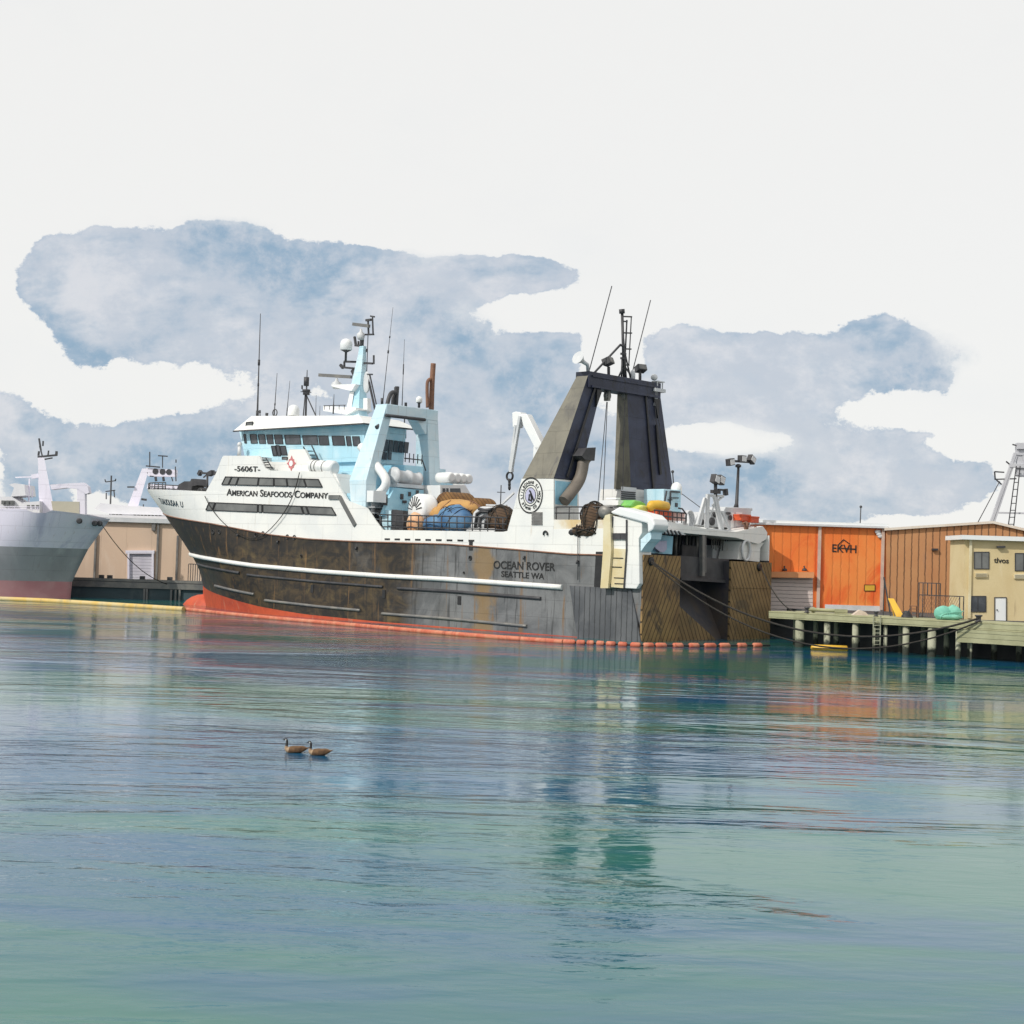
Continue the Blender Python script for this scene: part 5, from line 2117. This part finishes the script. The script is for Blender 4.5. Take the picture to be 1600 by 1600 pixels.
solo(q, 'net_heap', teal, 'sea green heap of netting on the pier before the ribbed warehouse', 'net heap')
q = MB()
A_, B_ = onp(1407, 957, 2.0), PP(1392, 935, 2.9)
q.hexa([A_ + V((-.3, 0, .02)), A_ + V((.3, 0, .02)), A_ + V((.3, .08, .02)), A_ + V((-.3, .08, .02))], [B_ + V((-.22, 0, 0)), B_ + V((.22, 0, 0)), B_ + V((.22, .08, 0)), B_ + V((-.22, .08, 0))])
q.bar(B_ + V((0, .1, -.05)), onp(1397, 955, 3.4), .07)
solo(q, 'board', yellow, 'yellow board propped up on the pier left of the dark rope pile', 'board')
q = MB()
A_ = onp(1392, 957, 3.2)
q.bar(A_, PP(1381, 902, 4.2), .09)
q.bar(PP(1382, 906, 4.2), onp(1380, 957, 4.2), .07)
solo(q, 'pole', dark, 'dark thin pole leaning behind the yellow board', 'pole')
q = MB()
base = onp(1429, 962, 2.6)
bx_ = base.x
for d in (-.25, .25):
    q.box((bx_ + d, base.y, Z0 + .45), (.06, .06, .9))
    q.box((bx_ + d, base.y + .4, Z0 + .45), (.06, .06, .9))
for i in range(4):
    q.box((bx_, base.y + .2, Z0 + .2 + i * .22), (.56, .46, .05))
solo(q, 'shelf_rack', rustbrown, 'small brown slatted rack on the pier left of the wire cage', 'rack')
cgo = onp(1467, 960, 3.4)
cg = empty('wire_cage', cgo, 'rusty wire mesh cage in front of the ribbed warehouse behind the green heap', 'cage')
a0, a1, am = PL(1435, 960, 3.4).x, PL(1499, 960, 3.4).x, PL(1462, 960, 3.4).x
zlo, zmd, zhi = Z0, PL(1450, 930, 3.4).z, PL(1450, 911, 3.4).z
q = MB()
for (p0, p1) in [((a0, zlo), (a0, zhi)), ((am, zlo), (am, zhi)), ((a1, zlo), (a1, zmd)), ((a0, zmd), (a1, zmd)), ((a0, zhi), (am, zhi)), ((a0, zlo + .05), (a1, zlo + .05)), (((a0 + am) / 2, zmd), ((a0 + am) / 2, zhi))]:
    for dy in (0, .6):
        q.bar((p0[0], 3.4 + dy, p0[1]), (p1[0], 3.4 + dy, p1[1]), .06)
q.build('frame', dark, cg, PIER)
q = MB()
n = 16
for i in range(n):
    x = a0 + (a1 - a0) * i / n
    x2 = min(x + .9, a1)
    q.bar((x, 3.4, zlo + .05), (x2, 3.4, zlo + .05 + (zmd - zlo) * (x2 - x) / .9), .02)
    q.bar((x2, 3.41, zlo + .05), (x, 3.41, zlo + .05 + (zmd - zlo) * (x2 - x) / .9), .02)
q.build('mesh', rustbrown, cg, PIER)
q = MB()
p = onp(1417, 958, 1.6)
for k in range(6):
    r = .38 - .04 * k
    q.tube([p + V((math.cos(a) * r + random.uniform(-.02, .02), math.sin(a) * r * .8, .05 + .08 * k + random.uniform(-.02, .02))) for a in [t * math.pi / 8 for t in range(17)]], .055, 6, False)
q.bar((p.x - .2, p.y, Z0 + .1), (p.x + .25, p.y - .1, Z0 + .72), .06)
solo(q, 'rope_pile', dark, 'dark coil of rope on the pier between yellow board and brown rack', 'rope coil')
q = MB()
p0, p1 = onp(1263, 958, 1.3), onp(1312, 958, 1.3)
q.tube([V((p0.x, p0.y, Z0 + .26)), V((p1.x, p1.y, Z0 + .26))], .13, 10)
q.box((p1.x + .1, p1.y, Z0 + .2), (.9, .5, .38))
q.lathe((p0.x + .4, p0.y - .05, Z0 + .22), [(.2, -.12), (.24, 0), (.2, .12)], p1 - p0, 12)
solo(q, 'timber_log', pierwood, 'olive log and block lying on the pier before the orange wall', 'log')
q = MB()
p = onp(1345, 957, 1.4)
q.prism([(p.x - .6, p.y, Z0), (p.x + .65, p.y, Z0), (p.x + .35, p.y, Z0 + .26), (p.x - .05, p.y, Z0 + .40)], (0, .7, 0))
solo(q, 'canvas_cover', mat('pale canvas', (.6, .5, .42), (.52, .42, .34), 1.2, .8), 'pale peaked canvas cover on the pier below the yellow sign', 'canvas')
q = MB()
A_, B_ = WZ(1267, 1012, .16), WZ(1325, 1014, .16)
d = B_ - A_
q.tube([A_, A_ + d * .04, A_ + d * .96, B_], [.1, .26, .26, .1], 12, sx=1.4)
q.cur = 1
q.tube([A_ + d * .03 + V((0, -.37, .0)), A_ + d * .97 + V((0, -.37, .0))], .03, 6)
solo(q, 'fender_float', [yellow, ink], 'yellow cylindrical fender floating beside the pier piles', 'fender')

# ------------------------------------------------------------------ left bank
YQ = 190.0
lilac = mat('hazed lilac grey paint', (.74, .71, .82), (.78, .76, .83), .12, .55, c3=(.54, .53, .66), seams=(5, 1.7))
lgrey = mat('hazed grey paint', (.34, .34, .36), (.27, .27, .285), .12, .6, c3=(.42, .42, .43), seams=(5, 1.7))  # pale haze of distance mixed into the far ship's lilac, grey and red
lred = mat('hazed red paint', (.52, .22, .24), (.58, .30, .31), .2, .6)
lwhite = mat('far white paint', (.74, .74, .76), (.68, .68, .72), .3, .5)
tealwall = mat('dark teal bulkhead', (.055, .09, .105), (.04, .065, .08), .2, .7, c3=(.08, .11, .12))
tanwall = mat('tan cladding', (.66, .49, .36), (.60, .45, .34), .12, .75, c3=(.70, .55, .43), seams=(3.2, 9))

def LQ(px, py, Y=YQ):
    return WY(px, py, Y)
xq0, xq1 = LQ(98, 930).x, LQ(360, 930).x
zq1 = LQ(200, 906.5).z
o = MB().bx(xq0, xq1 + 20, YQ, YQ + 45, -2, zq1).build('quay_ground', tealwall)
tag(o, kind='structure')
q = MB()
q.bx(xq0, xq1, YQ - .3, YQ + .2, zq1 - .95, zq1 - .25)
q.bx(xq0, xq1, YQ - .2, YQ + .3, zq1 - .18, zq1 + .15)
for px in (226, 230, 268, 275, 281):
    x = LQ(px, 930).x
    q.bx(x - .12, x + .12, YQ - .28, YQ - .02, -1, zq1 - 1.0)
q.cur = 1
for px in (158, 171, 222, 265):
    x = LQ(px, 900).x
    q.bx(x - .3, x + .3, YQ, YQ + .4, zq1 + .15, zq1 + .55)
tag(q.build('quay_fender', [steel, dark]), 'grey fender beams and cleats along the top of the dark left quay wall', 'fender')
YTW = 196.0
tw_ = empty('warehouse', LQ(215, 905, YTW), 'tan warehouse with lilac shutter door on the left quay', 'warehouse')
zt4 = LQ(200, 816, YTW).z
MB().bx(LQ(112, 900, YTW).x, LQ(345, 900, YTW).x, YTW, YTW + 14, zq1, zt4).build('wall', tanwall, tw_)
MB().bx(LQ(108, 900, YTW).x, LQ(348, 900, YTW).x, YTW - .5, YTW + 14.5, zt4, zt4 + .55).build('roof', greyw, tw_)
q = MB()
wrect(q, 202, 866, 238, 905, YTW - .04, .1)
q.build('roller_door', shut_l, tw_)
q = MB()
for (u0, v0, u1, v1) in [(196, 860, 241, 865), (199, 865, 202, 905), (237, 865, 240, 905)]:
    wrect(q, u0, v0, u1, v1, YTW - .35, .33)
q.build('door_frame', lilac, tw_)
q = MB()
for px in (148, 245, 276):
    x = LQ(px, 900, YTW).x
    q.bx(x - .12, x + .12, YTW - .3, YTW - .05, zq1, zt4 - (0 if px == 245 else 1.5))
q.box((LQ(241, 818, YTW).x, YTW - .2, zt4 - .5), (.5, .3, .9))
q.build('downpipe', louver, tw_)
# pale steel railing by the bow
fx0, fx1 = LQ(294, 900, 192).x, LQ(330, 900, 192).x
fn = empty('fence', (fx0, 192, zq1), 'dark railing fence on the left quay beside the trawler bow', 'fence')
q = MB()
zf0, zf1 = zq1, LQ(300, 882, 192).z
for i in range(11):
    x = fx0 + (fx1 - fx0) * i / 10
    q.bx(x - .04, x + .04, 191.96, 192.04, zf0, zf1)
q.build('bar', dark, fn)
q = MB()
q.bx(fx0, fx1, 191.95, 192.05, zf1, zf1 + .1)
q.build('rail', dark, fn)

# grey ship at the far left
YF = 184.0
def G(px, py, dy=0):
    return WY(px, py, YF + dy)
gs = empty('moored_ship', G(60, 935), 'pale lilac grey ship with dark lower hull at the left edge, bow to the right', 'ship')
top = [G(-120, 796), G(20, 798), G(64, 798), G(70, 803), G(93, 804), G(96, 799), G(130, 803), G(172, 811)]
def bowx(z):
    return interp([(-1, G(110, 935).x), (0, G(110, 935).x), (2.2, G(113, 908).x), (6.3, G(140, 857).x), (9.6, G(172, 811).x), (12, G(176, 806).x)], z)
def gship(z0f, z1f, mi, mb):
    N2 = 40
    x_l = G(-160, 900).x
    for side in (1, -1):
        vs, fs = [], []
        for i in range(N2 + 1):
            s = i / N2
            for f in (0, .5, 1):
                x = x_l + s * (bowx(6) - x_l)
                for _ in range(4):
                    z = z0f(x) + f * (z1f(x) - z0f(x))
                    x = x_l + s * (bowx(z) - x_l)
                e_ = bowx(z) - x
                fl = 14 - z * .5
                yb = 5.5 * (1 - max(0, 1 - e_ / fl) ** 2.0)
                vs.append((x, YF - side * yb, z))
        for i in range(N2):
            for j in range(2):
                a_ = i * 3 + j
                fs.append((a_, a_ + 3, a_ + 4, a_ + 1))
        mb.cur = mi
        mb.add(vs, fs, True)
zz = lambda py: (lambda x: G(80, py).z)
def ztopf(x):
    return interp([(p.x, p.z) for p in top], x)
q = MB()
gship(zz(856), ztopf, 0, q)
gship(zz(908), zz(856), 1, q)
gship(lambda x: -1.5, zz(908), 2, q)
gh = q.build('hull', [lilac, lgrey, lred], gs)
xs_ = [G(-160, 900).x + (G(172, 811).x - G(-160, 900).x) * i / 30 for i in range(31)]
vs = []
for x in xs_:
    z = ztopf(x) - .3
    yb = max(.02, 5.3 * (1 - max(0, 1 - (bowx(z) - x) / 9.3) ** 2.0))
    vs += [(x, YF - yb, z), (x, YF + yb, z)]
MB().add(vs, [(2 * i, 2 * i + 1, 2 * i + 3, 2 * i + 2) for i in range(30)]).build('deck', deckmat, gs)
for px in (124, 148, 156):
    p = G(px, 815 + (px == 148) * 3)
    e_ = bowx(p.z) - p.x
    yb = 5.5 * (1 - max(0, 1 - e_ / 9.5) ** 2.0)
    p = WY(px, 814 if px == 124 else 818, YF - yb)
    MB().lathe(p + V((0, .1, 0)), [(.2, 0), (.34, 0), (.34, .2), (.2, .22)], (0, -1, 0), 12).build('hawsehole', dark, gh)
q = MB()
q.hexa([G(62, 803, .5), G(86, 803, .5), G(86, 803, -.9), G(62, 803, -.9)], [G(59, 715, .4), G(69, 715, .4), G(69, 715, -.5), G(59, 715, -.5)])
gm = q.build('mast', lilac, gs)
q = MB()
for (p0, p1, w_) in [((59, 714), (89, 711), .22), ((88, 712), (88.5, 705), .25), ((75, 712), (76, 704), .15), ((60, 712), (61, 705), .2), ((64, 704), (61, 685), .18), ((67, 697), (67.5, 689), .16), ((62, 697), (66, 712), .14), ((68, 718), (82, 715.5), .16)]:
    q.bar(G(*p0), G(*p1), w_)
q.build('aerial', dark, gm)
q = MB()
q.prism([G(*p, -2) for p in [(36, 805), (36, 785), (62, 783), (62, 805)]], (0, 5, 0))
q.prism([G(*p, -1.5) for p in [(-80, 800), (-80, 776), (18, 776), (40, 790), (40, 805)]], (0, 4, 0))
q.prism([G(*p, -1.5) for p in [(14, 757), (22, 755), (38, 757), (40, 774), (17, 776), (22, 762)]], (0, 4, 0))
fd = q.build('deckhouse', lwhite, gs)
for px in (2, 9, 16, 42, 49, 56):
    y0 = 782 if px < 30 else 789
    MB().prism([G(px, y0, -2.05), G(px + 4.5, y0, -2.05), G(px + 4.5, y0 + 6, -2.05), G(px, y0 + 6, -2.05)], (0, .9, 0)).build('window', glass_grey, fd)
q = MB()
for zo in (0, 3.2):
    q.tube([G(-40, 796 - zo - 1.5, -4.6), G(62, 797 - zo - 1.5, -4.6)], .05, 5)
for i in range(12):
    q.tube([G(-40 + i * 9, 798.5, -4.6), G(-40 + i * 9, 791.5, -4.6)], .045, 5)
q.build('railing', lilac, gs)
q = MB()
for (p0, p1, w_) in [((24, 746), (50, 745), .14), ((50, 745), (61, 743), .5), ((46, 748), (45, 785), .14), ((61, 745), (62, 780), .16), ((51, 766), (50, 778), .1), ((42, 770), (44, 777), .3)]:
    q.bar(G(*p0), G(*p1), w_)
q.build('davit', lilac, gs)
q = MB()
q.prism([G(*p, -1) for p in [(78, 757), (130, 754), (137, 760), (139, 770), (134, 772), (122, 764), (104, 762), (80, 765)]], (0, 1.2, 0))
q.bar(G(128, 764, -.5), G(128.5, 808, -.5), .9)
q.build('crane', lilac, gs)
q = MB()
q.prism([G(*p, -1) for p in [(80, 783), (124, 784), (124, 803), (84, 806)]], (0, 3, 0))
q.build('cargo_cover', mat('khaki cover', (.50, .47, .38), (.44, .42, .34), .3, .8), gs)
line(WY(158, 818, YF - 1.2), WY(262, 913, YQ - .2), 1.2, .05, 'thin mooring line from the bow of the grey ship to the left quay')

# white ship behind the tan warehouse
YV = 216.0
def H(px, py, dy=0):
    return WY(px, py, YV + dy)
hs = empty('moored_ship', V((H(225, 900).x, YV, 0)), 'white ship with slanted gantry moored behind the tan warehouse', 'ship')
q = MB()
q.bx(H(130, 800).x, H(380, 800).x, YV - 3, YV + 9, -1.5, H(200, 806).z)
q.build('hull', lwhite, hs)
q = MB()
q.prism([H(*p, -2) for p in [(147, 795), (157, 786), (196, 790), (300, 796), (300, 806), (172, 803)]], (0, 9, 0))
q.prism([H(*p, -1.8) for p in [(172, 796), (300, 798), (300, 812), (172, 812)]], (0, 8, 0))
dh = q.build('deckhouse', lwhite, hs)
for i in range(14):
    px = 176 + i * 5.6
    if 190 < px < 205:
        continue
    MB().prism([H(*p, -1.9) for p in [(px, 800), (px + 3.6, 800), (px + 2.6, 806), (px - 1, 806)]], (0, .1, 0)).build('window', glass_grey, dh)
q = MB()
q.hexa([H(193, 808, -.6), H(211, 808, -.6), H(211, 808, .8), H(193, 808, .8)], [H(222, 732, -.6), H(233, 732, -.6), H(233, 732, .8), H(222, 732, .8)])
q.hexa([H(262, 806, -.6), H(282, 806, -.6), H(282, 806, .8), H(262, 806, .8)], [H(262, 735, -.6), H(276, 735, -.6), H(276, 735, .8), H(262, 735, .8)]) if False else None
q.prism([H(*p, -.6) for p in [(228, 731), (275, 734), (274, 745), (231, 744)]], (0, 1.2, 0))
q.prism([H(*p, -.6) for p in [(231, 756), (310, 760), (310, 767), (229, 763)]], (0, 1.0, 0))
gt = q.build('gantry', lilac, hs)
q = MB()
for px in (243, 254, 264):
    q.lathe(H(px, 736.5 + (px - 243) * .05, -.6), [(.28, -.02), (.42, -.02), (.42, .06)], (0, -1, 0), 12)
for (p0, p1, w_) in [((228, 728), (250, 730), .18), ((234, 706), (234, 730), .14), ((247, 712), (262, 713), .16), ((254, 713), (254, 731), .12), ((275, 718), (275, 723), .14), ((274, 729), (275, 752), .14), ((234, 744), (240, 744.5), .14), ((243, 745), (244, 752), .3), ((255, 745), (256, 752), .3),
                     ((268, 745), (270, 752), .14), ((224, 788), (224, 798), .12), ((221, 780), (229, 781), .3), ((199, 761), (210, 761), .2), ((231, 764), (300, 768), .1), ((240, 769), (300, 772), .12)]:
    q.bar(H(*p0, -.8), H(*p1, -.8), w_)
for i in range(8):
    q.bar(H(240 + i * 8, 768, -.8), H(240 + i * 8, 762, -.8), .09)
q.build('aerial', dark, gt)
pm = empty('light_mast', V((H(173, 800, 6).x, YV + 6, 0)), 'thin dark mast with cross arms standing between the two far ships', 'mast')
q = MB()
pb = H(173, 800, 6)
q.tube([V((pb.x, YV + 6, 0)), H(174, 743, 6)], .12, 6)
q.build('pole', dark, pm)
q = MB()
for (p0, p1) in [((165, 753), (174, 752)), ((174, 752), (181, 751)), ((165, 768), (180, 766)), ((166, 770), (166, 780)), ((178, 766), (179, 777)), ((165, 753), (164, 749)), ((180, 752), (181, 748))]:
    q.bar(H(*p0, 6), H(*p1, 6), .14)
q.build('cross_arm', dark, pm)

# ------------------------------------------------------------------ geese
gbody = mat('goose brown feathers', (.15, .08, .035), (.08, .042, .02), 9, .8, bump=18)
gneck = mat('goose black feathers', (.012, .011, .011), (.02, .02, .02), 8, .6)
gpale = mat('goose pale breast', (.34, .24, .15), (.26, .18, .11), 6, .8)
gcheek = mat('goose white cheek', (.75, .74, .7), (.7, .7, .66), 8, .7)


def goose(px, py, label, yaw, sc=1.0):
    base = WZ(px, py, 0)
    # rings: x (towards the bill is -x), z, half width, half height, material
    rings = [(.45, .175, .004, .003, 0), (.42, .165, .035, .01, 0), (.35, .14, .065, .028, 0), (.27, .115, .10, .062, 0), (.16, .095, .135, .105, 0), (.03, .085, .15, .128, 0),
             (-.10, .075, .15, .125, 0), (-.19, .075, .128, .108, 2), (-.245, .10, .092, .085, 2), (-.268, .145, .062, .060, 2), (-.262, .195, .046, .046, 1), (-.25, .25, .038, .038, 1), (-.245, .31, .034, .034, 1),
             (-.252, .36, .033, .034, 1), (-.275, .392, .036, .038, 1), (-.31, .395, .034, .034, 1), (-.335, .382, .023, .021, 1), (-.365, .37, .016, .012, 1), (-.392, .362, .008, .006, 1)]
    n = 16
    mb = MB()
    vs = []
    K = len(rings)
    for i, (x, z, w_, h_, m_) in enumerate(rings):
        a, c = rings[max(i - 1, 0)], rings[min(i + 1, K - 1)]
        t = V((c[0] - a[0], 0, c[1] - a[1])).normalized()
        s = V((0, 1, 0))
        u = s.cross(t).normalized()
        for j in range(n):
            an = 2 * math.pi * j / n
            vs.append(V((x, 0, z)) + s * math.cos(an) * w_ + u * math.sin(an) * h_)
    R3 = Matrix.Rotation(yaw, 4, 'Z')
    vs = [base + (R3 @ (p * sc)) for p in vs]
    for i in range(K - 1):
        mb.cur = rings[i][4]
        o_ = len(mb.v)
        mb.add([], [])
        for j in range(n):
            mb.f.append([i * n + j, i * n + (j + 1) % n, (i + 1) * n + (j + 1) % n, (i + 1) * n + j])
            mb.mi.append(mb.cur)
            mb.sm.append(True)
    mb.v = vs
    mb.f += [list(range(n))[::-1], [(K - 1) * n + j for j in range(n)]]
    mb.mi += [0, 1]
    mb.sm += [True, True]
    root = empty('goose', base, label, 'goose', 'geese swimming in the foreground')
    bd = mb.build('body', [gbody, gneck, gpale, gcheek], root)
    sb = bd.modifiers.new('sub', 'SUBSURF')
    sb.levels = 1
    sb.render_levels = 2
    for sg_ in (1, -1):     # folded wings
        wv = MB()
        wv.blob((0, 0, 0), (.24, .03, .085), 18, 10)
        pts = []
        for p in wv.v:
            p = V((p.x, p.y, p.z))
            q_ = V((p.x + .10, sg_ * (.125 - abs(p.x) ** 2 * .9) + p.y, .105 + p.z + p.x * .12))
            pts.append(base + (R3 @ (q_ * sc)))
        wv.v = pts
        wv.build('wing', gbody, root)
        ev = MB().blob(base + (R3 @ (V((-.318, sg_ * .031, .402)) * sc)), (.006, .006, .006), 8, 6)
        ev.build('eye', steel, root)
        MB().blob(base + (R3 @ (V((-.283, sg_ * .026, .378)) * sc)), (.020, .012, .026), 10, 8).build('cheek_patch', gcheek, root)
    return root


goose(461, 1176, 'leading goose with black neck swimming left on the open water', .05)
goose(498, 1180, 'following goose close behind the tail of the leading one', -.03, .97)
print('objects', len(bpy.data.objects))
